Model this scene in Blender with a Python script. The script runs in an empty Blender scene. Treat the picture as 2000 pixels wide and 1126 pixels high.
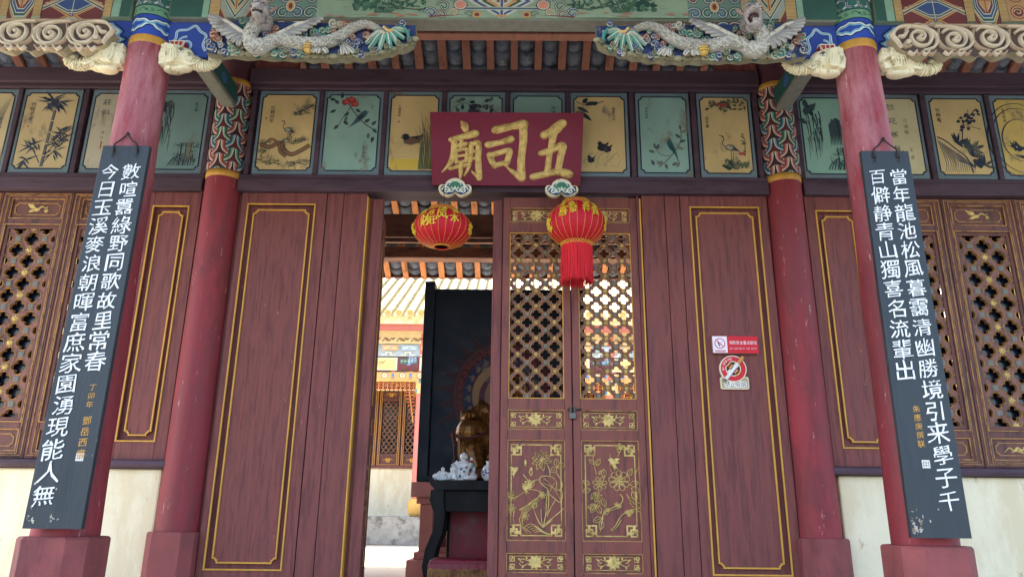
import bpy, bmesh, math, random
from mathutils import Vector, Matrix, noise as mnoise
sc = bpy.context.scene
COL = sc.collection
rnd = random.Random(7)
R_ = math.radians

# ------------------------------------------------------------------ camera, sky, sun, exposure
cam_d = bpy.data.cameras.new("camera"); cam = bpy.data.objects.new("camera", cam_d); COL.objects.link(cam)
cam_d.sensor_width = 36; cam_d.lens = 26.1; cam_d.clip_end = 1000; cam_d.clip_start = 0.05
PIT, YAW, ROL = R_(16.958), R_(-0.418), R_(0.589)
_f = Vector((math.sin(YAW)*math.cos(PIT), math.cos(YAW)*math.cos(PIT), math.sin(PIT)))
_r = Vector((math.cos(YAW), -math.sin(YAW), 0)); _u = _r.cross(_f)
_r2 = math.cos(ROL)*_r + math.sin(ROL)*_u; _u2 = -math.sin(ROL)*_r + math.cos(ROL)*_u
cam.matrix_world = Matrix(((_r2.x, _u2.x, -_f.x, 0), (_r2.y, _u2.y, -_f.y, 0), (_r2.z, _u2.z, -_f.z, 1.6), (0, 0, 0, 1)))
sc.camera = cam

SUN_EL, SUN_AZ = R_(57), R_(-74)      # azimuth measured from +Y towards +X; sun stands high on the left, a little behind the gate
w = bpy.data.worlds.new("World"); sc.world = w; w.use_nodes = True
nt = w.node_tree; nt.nodes.clear()
sky = nt.nodes.new("ShaderNodeTexSky"); sky.sky_type = 'NISHITA'; sky.sun_disc = False
sky.sun_elevation = SUN_EL; sky.sun_rotation = SUN_AZ; sky.air_density = 1.0; sky.dust_density = 3.0; sky.ozone_density = 0.6
bg = nt.nodes.new("ShaderNodeBackground"); bg.inputs[1].default_value = 0.15
wo = nt.nodes.new("ShaderNodeOutputWorld")
nt.links.new(sky.outputs[0], bg.inputs[0]); nt.links.new(bg.outputs[0], wo.inputs[0])
sd = bpy.data.lights.new("sun", 'SUN'); sd.energy = 4.0; sd.angle = R_(0.5); sd.color = (1, .95, .86)
sun = bpy.data.objects.new("sun", sd); COL.objects.link(sun)
_d = Vector((math.sin(SUN_AZ)*math.cos(SUN_EL), math.cos(SUN_AZ)*math.cos(SUN_EL), math.sin(SUN_EL)))
sun.rotation_euler = _d.to_track_quat('Z', 'Y').to_euler(); sun.location = (0, 0, 30)
sc.view_settings.view_transform = 'Standard'; sc.view_settings.look = 'None'
sc.view_settings.exposure = 2.5; sc.view_settings.gamma = 1
sc.cycles.max_bounces = 8; sc.cycles.diffuse_bounces = 5; sc.cycles.use_denoising = True

# ------------------------------------------------------------------ colour and material helpers
def lin(c):
    o = []
    for x in c:
        x /= 255.0
        o.append(x/12.92 if x <= .04045 else ((x+.055)/1.055)**2.4)
    return tuple(o)

MATS = {}
def mk(name, col=(128, 128, 128), rough=.6, var=.3, scale=(6, 6, 6), bump=.15, bscale=None, wear=None, wamt=.0, wscale=(9, 9, 9),
       metal=0., attr=False, dark=None, damt=0., dscale=(3, 3, 1), spec=.35, coat=0., fade=None):
    m = bpy.data.materials.new(name); m.use_nodes = True; t = m.node_tree; N = t.nodes; L = t.links
    b = N["Principled BSDF"]; b.inputs["Roughness"].default_value = rough; b.inputs["Metallic"].default_value = metal
    b.inputs["Specular IOR Level"].default_value = spec
    if coat: b.inputs["Coat Weight"].default_value = coat; b.inputs["Coat Roughness"].default_value = .25
    tc = N.new("ShaderNodeTexCoord"); oi = N.new("ShaderNodeObjectInfo")
    off = N.new("ShaderNodeVectorMath"); off.operation = 'SCALE'; off.inputs[0].default_value = (37., 19., 53.)
    L.new(oi.outputs["Random"], off.inputs["Scale"])
    ad = N.new("ShaderNodeVectorMath"); ad.operation = 'ADD'; L.new(tc.outputs["Object"], ad.inputs[0]); L.new(off.outputs[0], ad.inputs[1])
    def nz(s, detail=6, rgh=.6):
        mp = N.new("ShaderNodeVectorMath"); mp.operation = 'MULTIPLY'; mp.inputs[1].default_value = s
        L.new(ad.outputs[0], mp.inputs[0])
        n = N.new("ShaderNodeTexNoise"); n.inputs["Detail"].default_value = detail; n.inputs["Roughness"].default_value = rgh
        n.inputs["Scale"].default_value = 1.0
        L.new(mp.outputs[0], n.inputs["Vector"]); return n
    def mixc(fac, a, bcol, typ='MIX'):
        x = N.new("ShaderNodeMix"); x.data_type = 'RGBA'; x.blend_type = typ
        for sock, val in ((x.inputs[0], fac), (x.inputs[6], a), (x.inputs[7], bcol)):
            if hasattr(val, "links"): L.new(val, sock)
            elif isinstance(val, (int, float)): sock.default_value = val
            else: sock.default_value = (*val, 1)
        return x.outputs[2]
    def ramp(src, a, bb):
        r = N.new("ShaderNodeMapRange"); r.inputs[1].default_value = a; r.inputs[2].default_value = bb
        L.new(src, r.inputs[0]); return r.outputs[0]
    if attr:
        at = N.new("ShaderNodeAttribute"); at.attribute_name = "Col"; base = at.outputs["Color"]
    else:
        rg = N.new("ShaderNodeRGB"); rg.outputs[0].default_value = (*lin(col), 1); base = rg.outputs[0]
    n1 = nz(scale)
    f1 = ramp(n1.outputs["Fac"], .3, .7)
    lo = N.new("ShaderNodeMapRange"); lo.inputs[3].default_value = 1-var; lo.inputs[4].default_value = 1+var*.7
    L.new(f1, lo.inputs[0])
    c = N.new("ShaderNodeVectorMath"); c.operation = 'SCALE'; L.new(base, c.inputs[0]); L.new(lo.outputs[0], c.inputs["Scale"])
    out = c.outputs[0]
    if dark and damt > 0:
        n3 = nz(dscale, 8, .7)
        out = mixc(ramp(n3.outputs["Fac"], .62-damt*.25, .72-damt*.2), out, lin(dark))
    if fade:
        sx = N.new("ShaderNodeSeparateXYZ"); L.new(tc.outputs["Object"], sx.inputs[0])
        nf = nz((11, 11, 2.4), 8, .7); mu = N.new("ShaderNodeMath"); mu.operation = 'MULTIPLY'
        L.new(ramp(sx.outputs[2], fade[1], fade[2]), mu.inputs[0]); L.new(ramp(nf.outputs["Fac"], .36, .60), mu.inputs[1])
        out = mixc(mu.outputs[0], out, lin(fade[0]))
    if wear and wamt > 0:
        n2 = nz(wscale, 9, .72)
        out = mixc(ramp(n2.outputs["Fac"], .74-wamt*.3, .78-wamt*.3), out, lin(wear))
    L.new(out, b.inputs["Base Color"])
    if bump:
        nb = nz(bscale or tuple(3*q for q in scale), 5)
        bp = N.new("ShaderNodeBump"); bp.inputs["Strength"].default_value = bump; bp.inputs["Distance"].default_value = .01
        L.new(nb.outputs["Fac"], bp.inputs["Height"]); L.new(bp.outputs[0], b.inputs["Normal"])
    rr = N.new("ShaderNodeMapRange"); rr.inputs[3].default_value = max(.05, rough-.1); rr.inputs[4].default_value = min(1, rough+.15)
    L.new(f1, rr.inputs[0]); L.new(rr.outputs[0], b.inputs["Roughness"])
    MATS[name] = m; return m

M_door = mk("maroon_door_paint", (122, 67, 61), .62, .17, (34, 34, 1.3), .28, (70, 70, 4), wear=(172, 128, 114), wamt=.25, wscale=(50, 50, 9), dark=(100, 54, 52), damt=.6, dscale=(40, 40, 3.2))
M_leaf = mk("maroon_leaf_paint", (124, 68, 58), .55, .18, (30, 30, 2), .25, (70, 70, 8), wear=(180, 140, 120), wamt=.2, wscale=(50, 50, 16), dark=(92, 54, 50), damt=.45, dscale=(20, 20, 3))
M_beam = mk("maroon_beam_paint", (80, 61, 71), .65, .25, (1.5, 9, 9), .25, (6, 60, 60), wear=(140, 110, 105), wamt=.16, wscale=(12, 40, 40), dark=(62, 46, 54), damt=.5, dscale=(1.5, 8, 8))
M_col = mk("red_column_lacquer", (138, 50, 56), .6, .28, (5, 5, 1.0), .22, (30, 30, 5), wear=(196, 150, 138), wamt=.35, wscale=(34, 34, 6), dark=(116, 50, 52), damt=.6, dscale=(6, 6, 1.6), spec=.35)
M_colf = mk("faded_column_lacquer", (138, 52, 58), .55, .28, (5, 5, 1.0), .22, (30, 30, 5), wear=(200, 158, 148), wamt=.36, wscale=(34, 34, 6), dark=(112, 46, 50), damt=.6, dscale=(6, 6, 1.6), spec=.3, fade=((168, 110, 114), 1.7, 2.7))
M_plinth = mk("red_painted_stone", (136, 72, 70), .75, .22, (7, 7, 7), .35, (40, 40, 40), wear=(196, 172, 158), wamt=.2, wscale=(26, 26, 20), dark=(108, 56, 56), damt=.5)
M_trim = mk("ochre_trim_paint", (200, 148, 62), .5, .2, (20, 20, 8), .1, wear=(130, 80, 60), wamt=.14, wscale=(60, 60, 30))
M_gilt = mk("gilt_carving", (208, 180, 108), .45, .28, (30, 30, 30), .3, (80, 80, 80), metal=.12, dark=(150, 118, 62), damt=.4, dscale=(20, 20, 20))
M_brown = mk("lattice_wood", (128, 88, 78), .6, .25, (25, 25, 12), .2, dark=(80, 54, 50), damt=.4, dscale=(12, 12, 6))
M_frame = mk("window_frame_wood", (106, 66, 58), .55, .25, (14, 14, 4), .2, (60, 60, 8), dark=(74, 46, 46), damt=.4, dscale=(9, 9, 2))
M_grey = mk("weathered_grey_paint", (124, 124, 112), .7, .2, (20, 20, 20), .3)
M_paint = mk("painted_pigment", attr=True, rough=.6, var=.13, scale=(14, 14, 14), bump=.1, bscale=(50, 50, 50), wear=(150, 150, 138), wamt=.04, wscale=(30, 60, 60))
M_paintn = mk("painted_panel_pigment", attr=True, rough=.55, var=.15, scale=(4, 4, 3), bump=.06, bscale=(40, 40, 40), wear=(104, 100, 88), wamt=.13, wscale=(26, 26, 40), dark=(120, 110, 92), damt=.22, dscale=(5, 5, 3))
M_relief = mk("painted_carving", attr=True, rough=.6, var=.2, scale=(18, 18, 18), bump=.35, bscale=(60, 60, 60), dark=(112, 104, 92), damt=.3, dscale=(22, 22, 22))
M_white = mk("white_plaster", (230, 218, 186), .85, .05, (3, 3, 3), .3, (16, 16, 16), wear=(190, 164, 124), wamt=.36, wscale=(9, 9, 3.2), dark=(218, 202, 166), damt=.75, dscale=(5, 5, 1.6))
M_board = mk("black_lacquer_board", (50, 56, 59), .5, .28, (14, 14, 1.6), .3, (60, 60, 5), wear=(120, 122, 114), wamt=.17, wscale=(40, 40, 14), dark=(46, 52, 56), damt=.6, dscale=(9, 9, 1.5))
M_letter = mk("silver_letter_paint", (226, 226, 220), .55, .1, (40, 40, 40), .2)
M_sign = mk("sign_enamel", attr=True, rough=.35, var=.04, scale=(10, 10, 10), bump=0)
M_plaque = mk("crimson_plaque_paint", (114, 24, 50), .5, .12, (6, 3, 20), .1, wear=(60, 20, 30), wamt=.1, wscale=(8, 20, 30))
M_tile = mk("grey_clay_tile", (106, 116, 134), .8, .2, (14, 14, 14), .3, dark=(60, 64, 72), damt=.4, dscale=(8, 8, 8))
M_rafter = mk("red_brown_rafter", (120, 76, 66), .7, .25, (12, 3, 12), .25, (50, 10, 50), dark=(86, 48, 40), damt=.35, dscale=(8, 3, 8))
M_rafter_lit = mk("rafter_bounce_lit", (190, 122, 72), .65, .25, (16, 3, 16), .2, (50, 10, 50), dark=(120, 70, 40), damt=.35, dscale=(10, 3, 10))  # same wood as the front rafters; orange paints in warm bounce from the courtyard
M_cream = mk("cream_carved_wood", (232, 222, 184), .6, .15, (16, 16, 16), .4, (60, 60, 60), dark=(150, 132, 92), damt=.36, dscale=(16, 16, 16))
M_scroll = mk("brown_shaded_scroll", attr=True, rough=.65, var=.2, scale=(14, 14, 14), bump=.25, bscale=(50, 50, 50))
M_stone = mk("grey_stone", (150, 146, 138), .85, .3, (4, 4, 4), .5, (20, 20, 20), dark=(96, 94, 88), damt=.5, dscale=(5, 5, 5))
M_front = mk("dark_flagstone", (88, 88, 88), .85, .2, (.8, .8, .8), .3, (9, 9, 9), dark=(96, 92, 84), damt=.4, dscale=(1.2, 1.2, 1.2))
M_pave = mk("paving", (196, 186, 164), .85, .2, (.8, .8, .8), .3, (9, 9, 9), dark=(150, 140, 120), damt=.4, dscale=(1.2, 1.2, 1.2))
M_bronze = mk("bronze_gilt", (122, 84, 42), .3, .25, (10, 10, 10), .15, metal=.65, dark=(58, 36, 20), damt=.5, dscale=(6, 6, 6))
M_black = mk("black_wood", (13, 12, 15), .5, .3, (8, 8, 3), .1, spec=.2)
M_screen = mk("dark_teal_board", (14, 30, 46), .5, .2, (5, 5, 5), .1)
M_porc = mk("white_porcelain", (226, 230, 228), .12, .04, (9, 9, 9), 0, spec=.6, coat=.6)
M_lamp = mk("red_lantern_silk", (182, 14, 38), .55, .08, (60, 60, 8), .15, (160, 160, 160), spec=.3)
M_tass = mk("red_tassel_thread", (206, 26, 38), .6, .2, (90, 90, 4), .1)
M_lgold = mk("lantern_gold_foil", (226, 196, 60), .4, .25, (60, 60, 60), .3, metal=.3)
M_iron = mk("dark_iron", (58, 52, 50), .5, .3, (40, 40, 40), .3, metal=.6, wear=(110, 66, 44), wamt=.35, wscale=(60, 60, 60))
M_steel = mk("padlock_steel", (96, 94, 90), .35, .2, (40, 40, 40), .1, metal=.8)
M_cloth = mk("crimson_brocade", (120, 16, 34), .4, .3, (14, 14, 14), .2, (70, 70, 70))
M_pink = mk("pink_painted_plinth", (206, 134, 120), .75, .12, (6, 6, 6), .2)
M_hall = mk("hall_pigment", attr=True, rough=.7, var=.12, scale=(4, 4, 4), bump=.05)
M_glaze = mk("pale_gold_tile", (206, 198, 168), .5, .2, (6, 6, 6), .2, dark=(170, 150, 100), damt=.4)
M_glass = mk("dark_window_pane", (18, 22, 34), .12, .2, (5, 5, 5), 0, spec=.5)
M_brass = mk("brass", (200, 160, 70), .35, .1, (30, 30, 30), .05, metal=.8)

# ------------------------------------------------------------------ mesh builder
ORG = {}
class MB:
    def __init__(s): s.v = []; s.f = []; s.c = []; s.s = []
    def add(s, verts, faces, col=None, smooth=False):
        o = len(s.v); s.v.extend([tuple(p) for p in verts])
        for f in faces: s.f.append([i+o for i in f]); s.c.append(col); s.s.append(smooth)
        return s
    def box(s, x0, x1, y0, y1, z0, z1, col=None):
        v = [(x, y, z) for x in (x0, x1) for y in (y0, y1) for z in (z0, z1)]
        return s.add(v, [(0, 1, 3, 2), (4, 6, 7, 5), (0, 4, 5, 1), (2, 3, 7, 6), (0, 2, 6, 4), (1, 5, 7, 3)], col)
    def prism(s, pts, y0, y1, col=None, side=None):
        n = len(pts); v = [(x, y0, z) for x, z in pts]+[(x, y1, z) for x, z in pts]
        s.add(v, [list(range(n)), list(range(2*n-1, n-1, -1))], col)
        s.add(v, [(i, i+n, (i+1) % n+n, (i+1) % n) for i in range(n)], side or col)
        return s
    def loft(s, rings, col=None, cap=True, smooth=True, closed=True):
        n = len(rings[0]); v = [p for r in rings for p in r]; f = []
        for k in range(len(rings)-1):
            for i in range(n if closed else n-1):
                j = (i+1) % n; f.append((k*n+i, k*n+j, (k+1)*n+j, (k+1)*n+i))
        s.add(v, f, col, smooth)
        if cap and closed:
            s.add(rings[0], [list(range(n-1, -1, -1))], col); s.add(rings[-1], [list(range(n))], col)
        return s
    def tube(s, pts, rad, seg=8, col=None, squash=1.0, smooth=True):
        pts = [Vector(p) for p in pts]; n = len(pts); rings = []; ref = Vector((0, 1, 0.01)); prev = None
        for i, p in enumerate(pts):
            t = (pts[min(i+1, n-1)]-pts[max(i-1, 0)])
            t = t.normalized() if t.length > 1e-9 else Vector((0, 0, 1))
            a = t.cross(ref)
            if a.length < .05: a = t.cross(Vector((1, 0, 0)))
            a.normalize()
            if prev is not None and a.dot(prev) < 0: a = -a
            prev = a; b = t.cross(a).normalized()
            r = rad[i] if isinstance(rad, (list, tuple)) else rad
            rings.append([p+a*r*math.cos(k*2*math.pi/seg)+b*r*squash*math.sin(k*2*math.pi/seg) for k in range(seg)])
        return s.loft(rings, col, True, smooth)
    def lathe(s, prof, cx, cy, seg=32, col=None, smooth=True, cap=True):
        return s.loft([[(cx+r*math.cos(k*2*math.pi/seg), cy+r*math.sin(k*2*math.pi/seg), z) for k in range(seg)] for r, z in prof], col, cap, smooth)
    def ell(s, c, r, col=None, seg=16, rot=None):
        r = (r, r, r) if isinstance(r, (int, float)) else r; rings = []; nr = max(6, seg//2)
        for i in range(nr+1):
            a = -math.pi/2+math.pi*i/nr; ca = max(math.cos(a), .02)
            ring = []
            for k in range(seg):
                p = Vector((r[0]*ca*math.cos(k*2*math.pi/seg), r[1]*ca*math.sin(k*2*math.pi/seg), r[2]*math.sin(a)))
                if rot: p.rotate(rot)
                ring.append(Vector(c)+p)
            rings.append(ring)
        return s.loft(rings, col)
    def build(s, name, mat, parent=None, loc=None, bevel=0., remesh=0., sm=4, allsmooth=False):
        me = bpy.data.meshes.new(name)
        if parent is not None: o = ORG[parent.name]
        elif loc is not None: o = Vector(loc)
        else:
            xs, ys, zs = zip(*s.v); o = Vector(((min(xs)+max(xs))/2, (min(ys)+max(ys))/2, min(zs)))
        me.from_pydata([(p[0]-o[0], p[1]-o[1], p[2]-o[2]) for p in s.v], [], s.f)
        me.polygons.foreach_set("use_smooth", [True]*len(s.f) if allsmooth else s.s)
        if any(c is not None for c in s.c):
            at = me.color_attributes.new("Col", 'FLOAT_COLOR', 'CORNER'); dat = []
            cache = {}
            for p in me.polygons:
                c = s.c[p.index] or (128, 128, 128)
                if c not in cache: cache[c] = (*lin(c), 1.)
                dat.extend(cache[c]*p.loop_total)
            at.data.foreach_set("color", dat)
        me.materials.append(mat); me.update()
        bm = bmesh.new(); bm.from_mesh(me); 
        if not getattr(s, 'flat', False): bmesh.ops.recalc_face_normals(bm, faces=bm.faces)
        bm.to_mesh(me); bm.free()
        ob = bpy.data.objects.new(name, me); COL.objects.link(ob)
        if parent is not None: ob.parent = parent
        else: ob.location = o
        ORG[ob.name] = Vector(o)
        if bevel:
            md = ob.modifiers.new("bevel", 'BEVEL'); md.width = bevel; md.segments = 2; md.limit_method = 'ANGLE'; md.angle_limit = R_(40)
        if remesh:
            md = ob.modifiers.new("remesh", 'REMESH'); md.mode = 'VOXEL'; md.voxel_size = remesh; md.use_smooth_shade = True
            md = ob.modifiers.new("smooth", 'SMOOTH'); md.iterations = sm; md.factor = .5
        return ob

def thing(name, label, cat, loc=(0, 0, 0), group=None):
    o = bpy.data.objects.new(name, None); COL.objects.link(o); o.location = loc; o.empty_display_size = .1
    o["label"] = label; o["category"] = cat; o["kind"] = "thing"
    if group: o["group"] = group
    ORG[o.name] = Vector(loc); return o
def tag(o, label, cat, group=None):
    o["label"] = label; o["category"] = cat
    if group: o["group"] = group
    return o
def kind(o, k='structure'): o["kind"] = k; return o
def dup(root, loc, label, rotz=0, group=None):
    r = root.copy(); COL.objects.link(r); r.location = loc; r.rotation_euler = (0, 0, rotz); r["label"] = label
    if group: r["group"] = group
    for ch in list(root.children):
        c = ch.copy(); COL.objects.link(c); c.parent = r
        for g in ch.children:
            d = g.copy(); COL.objects.link(d); d.parent = c
    return r

# ------------------------------------------------------------------ flat art: shapes laid in thin layers of real pigment on a surface
def smooth_path(pts, n=6, closed=False):
    P = [Vector(p) for p in pts]
    if len(P) < 3: return [tuple(P[0].lerp(P[-1], i/n)) for i in range(n+1)]
    out = []; m = len(P)
    rng = range(m if closed else m-1)
    for i in rng:
        if closed: p0, p1, p2, p3 = P[(i-1) % m], P[i], P[(i+1) % m], P[(i+2) % m]
        else: p0, p1, p2, p3 = P[max(i-1, 0)], P[i], P[i+1], P[min(i+2, m-1)]
        for k in range(n):
            t = k/n
            out.append(tuple(.5*((2*p1)+(-p0+p2)*t+(2*p0-5*p1+4*p2-p3)*t*t+(-p0+3*p1-3*p2+p3)*t**3)))
    if not closed: out.append(tuple(P[-1]))
    return out

class Art:
    def __init__(s, mb, fmap, h0=.0008, dh=.00005): s.mb = mb; s.f = fmap; s.h = h0; s.dh = dh; mb.flat = True
    def poly(s, pts, col):
        s.h += s.dh
        a = sum(pts[i-1][0]*pts[i][1]-pts[i][0]*pts[i-1][1] for i in range(len(pts)))
        if a < 0: pts = list(pts)[::-1]
        s.mb.add([s.f(u, v, s.h) for u, v in pts], [list(range(len(pts)))], col)
    def rect(s, u0, u1, v0, v1, col): s.poly([(u0, v0), (u1, v0), (u1, v1), (u0, v1)], col)
    def ell(s, cu, cv, ru, rv, col, rot=0, n=20, jag=0):
        c, q = math.cos(rot), math.sin(rot); P = []
        for k in range(n):
            a = 2*math.pi*k/n; j = 1+(rnd.random()-.5)*2*jag
            x, y = ru*j*math.cos(a), rv*j*math.sin(a); P.append((cu+c*x-q*y, cv+q*x+c*y))
        s.poly(P, col)
    def stroke(s, pts, w, col, n=6, closed=False, taper=None, raw=False):
        P = [tuple(p) for p in pts] if raw else smooth_path(pts, n, closed)
        if closed: P = P+[P[0]]
        m = len(P); s.h += s.dh; L = []; Rr = []
        for i in range(m):
            if closed: a, b = P[(i-1) % (m-1)], P[(i+1) % (m-1)]
            else: a, b = P[max(i-1, 0)], P[min(i+1, m-1)]
            dx, dy = b[0]-a[0], b[1]-a[1]; d = math.hypot(dx, dy) or 1; t = i/(m-1)
            ww = w/2 if taper is None else (taper[0]+(taper[1]-taper[0])*t)/2 if len(taper) == 2 else \
                ((taper[0]+(taper[1]-taper[0])*t*2) if t < .5 else (taper[1]+(taper[2]-taper[1])*(t*2-1)))/2
            if raw and 0 < i < m-1 or (raw and closed):
                # mitre
                p, q, r = P[i-1 if i > 0 else m-2], P[i], P[i+1 if i < m-1 else 1]
                d1 = Vector((q[0]-p[0], q[1]-p[1])).normalized(); d2 = Vector((r[0]-q[0], r[1]-q[1])).normalized()
                tt = (d1+d2); tt = tt.normalized() if tt.length > 1e-6 else d1
                nn = Vector((-tt.y, tt.x)); k = 1/max(.35, abs(nn.dot(Vector((-d1.y, d1.x)))))
                nx, ny = nn.x*k, nn.y*k
            else: nx, ny = -dy/d, dx/d
            L.append((P[i][0]+nx*ww, P[i][1]+ny*ww)); Rr.append((P[i][0]-nx*ww, P[i][1]-ny*ww))
        v = [s.f(u, q, s.h) for u, q in L+Rr]
        s.mb.add(v, [(i+m, i+m+1, i+1, i) for i in range(m-1)], col)
    def line(s, pts, w, col, closed=False): s.stroke(pts, w, col, closed=closed, raw=True)
    def leaf(s, u, v, ang, ln, wd, col, bend=0.):
        c, q = math.cos(ang), math.sin(ang); P = []
        for t in (0, .15, .35, .6, .85, 1): P.append((t*ln, wd*math.sin(math.pi*t**.8)*.5+bend*t*t*ln))
        B = [(t*ln, -wd*math.sin(math.pi*t**.8)*.5+bend*t*t*ln) for t in (.85, .6, .35, .15)]
        s.poly([(u+c*x-q*y, v+q*x+c*y) for x, y in P+B], col)
    def glyph(s, ch, u, v, size, col, shear=.08, wob=.02, sx=1., brush=0., rot=0.):
        gv, gf = GL[ch]; s.h += s.dh; out = []
        for x, y in gv:
            if brush: x, y = x+brush*mnoise.noise((x*11+ord(ch), y*11, 3.3)), y+brush*mnoise.noise((x*11, y*11+ord(ch), 8.1)); x, y = x-rot*y, y+rot*x
            x, y = x+wob*mnoise.noise((x*3.1+ord(ch), y*3.1, 0)), y+shear*x+wob*mnoise.noise((x*3.1, y*3.1+ord(ch), 5))
            out.append(s.f(u+x*size*sx, v+y*size, s.h))
        s.mb.add(out, gf, col)
    def text(s, txt, u, v, size, col, dv=None, **k):
        for i, ch in enumerate(txt):
            if ch != ' ': s.glyph(ch, u, v-i*(dv or size*1.1), size, col, **k)
    def spiral(s, cu, cv, r, w, col, turns=1.6, a0=0., dirn=1, n=26, r1=.12):
        P = []
        for i in range(n+1):
            t = i/n; rr = r*(1-t*(1-r1)); a = a0+dirn*turns*2*math.pi*t; P.append((cu+rr*math.cos(a), cv+rr*math.sin(a)))
        s.stroke(P, w, col, raw=True)

def facade(u0, v0, y): return lambda u, v, h: (u0+u, y-h, v0+v)

TXT = ("今日玉溪麥浪朝暉富庶家園湧現能人無數喧囂綠野同歌故里常春丁卯年鄧岳西書當龍池松風暮靄清幽勝境引来學子千百僻静青山獨喜名流輩出朱應庚撰联"
       "消防安全重点部位禁止吸烟花過江千尺浪莊斜忽見寒梅樹村道財旺順风水帆一多吉祥貴發喜招進寶荷風晚香延松鶴壽小塘清秋雅趣竹報平安江滨临叶曉蘭漢王竹芦鸚開寿延报"
       "KEYLOCATIONOFFIRESAFETYNOSMKIG")
GL = {}
def load_glyphs():
    chars = sorted(set(TXT)); obs = []
    for ch in chars:
        c = bpy.data.curves.new("glyph", 'FONT'); c.body = ch; c.size = 1; c.offset = .0; c.resolution_u = 2
        o = bpy.data.objects.new("glyph", c); COL.objects.link(o); obs.append(o)
    bpy.context.view_layer.update(); dg = bpy.context.evaluated_depsgraph_get()
    for ch, o in zip(chars, obs):
        m = bpy.data.meshes.new_from_object(o.evaluated_get(dg))
        vs = [(v.co.x, v.co.y) for v in m.vertices]
        if not vs: GL[ch] = ([], []); continue
        cx = (min(v[0] for v in vs)+max(v[0] for v in vs))/2; cy = (min(v[1] for v in vs)+max(v[1] for v in vs))/2
        fs = []
        for p in m.polygons:
            ix = list(p.vertices); a = sum(vs[ix[i-1]][0]*vs[ix[i]][1]-vs[ix[i]][0]*vs[ix[i-1]][1] for i in range(len(ix)))
            fs.append(ix if a > 0 else ix[::-1])
        GL[ch] = ([(x-cx, y-cy) for x, y in vs], fs); bpy.data.meshes.remove(m)
    for o in obs:
        c = o.data; bpy.data.objects.remove(o); bpy.data.curves.remove(c)
load_glyphs()
# ------------------------------------------------------------------ ground, terrace, courtyard
def slab(name, x0, x1, y0, y1, z0, z1, mat, bevel=0):
    return kind(MB().box(x0, x1, y0, y1, z0, z1).build(name, mat, bevel=bevel))
slab("ground", -300, 300, -300, 300, -.5, 0, M_front)
slab("terrace_floor", -9, 9, 2.55, 8.8, .004, 1.1, M_pave, .01)
slab("courtyard_floor", -25, 25, 8.804, 40, .004, 1.04, M_pave)
st = MB()
for i in range(6): st.box(-2.2, 2.0, 2.54-.3*(6-i), 2.54, .004+.175*i, .175*(i+1)-.002)
kind(st.build("stone_steps", M_stone, bevel=.008))

# ------------------------------------------------------------------ columns
BC = -.10
def chamfer(cx, cy, half, ch):
    h, c = half, ch*.7071
    return [(cx-h+c, cy-h), (cx+h-c, cy-h), (cx+h, cy-h+c), (cx+h, cy+h-c), (cx+h-c, cy+h), (cx-h+c, cy+h), (cx-h, cy+h-c), (cx-h, cy-h+c)]
def plinth(parent, cx, cy, half, ztop):
    m = MB(); rings = []
    for k, z in ((1.02, 1.102), (1.0, 1.2), (1.0, ztop-.01), (.95, ztop)):
        rings.append([(x, y, z) for x, y in chamfer(cx, cy, half*k, half*.58*k)])
    m.loft(rings, None, True, False); return m.build("plinth", M_plinth, parent, bevel=.004)
W_, NAVY, BLUE, GRN, LGRN, OCH, RED_, TEAL = (222, 222, 208), (24, 32, 70), (44, 74, 170), (40, 96, 78), (120, 176, 140), (206, 168, 96), (150, 56, 48), (60, 140, 140)

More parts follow.
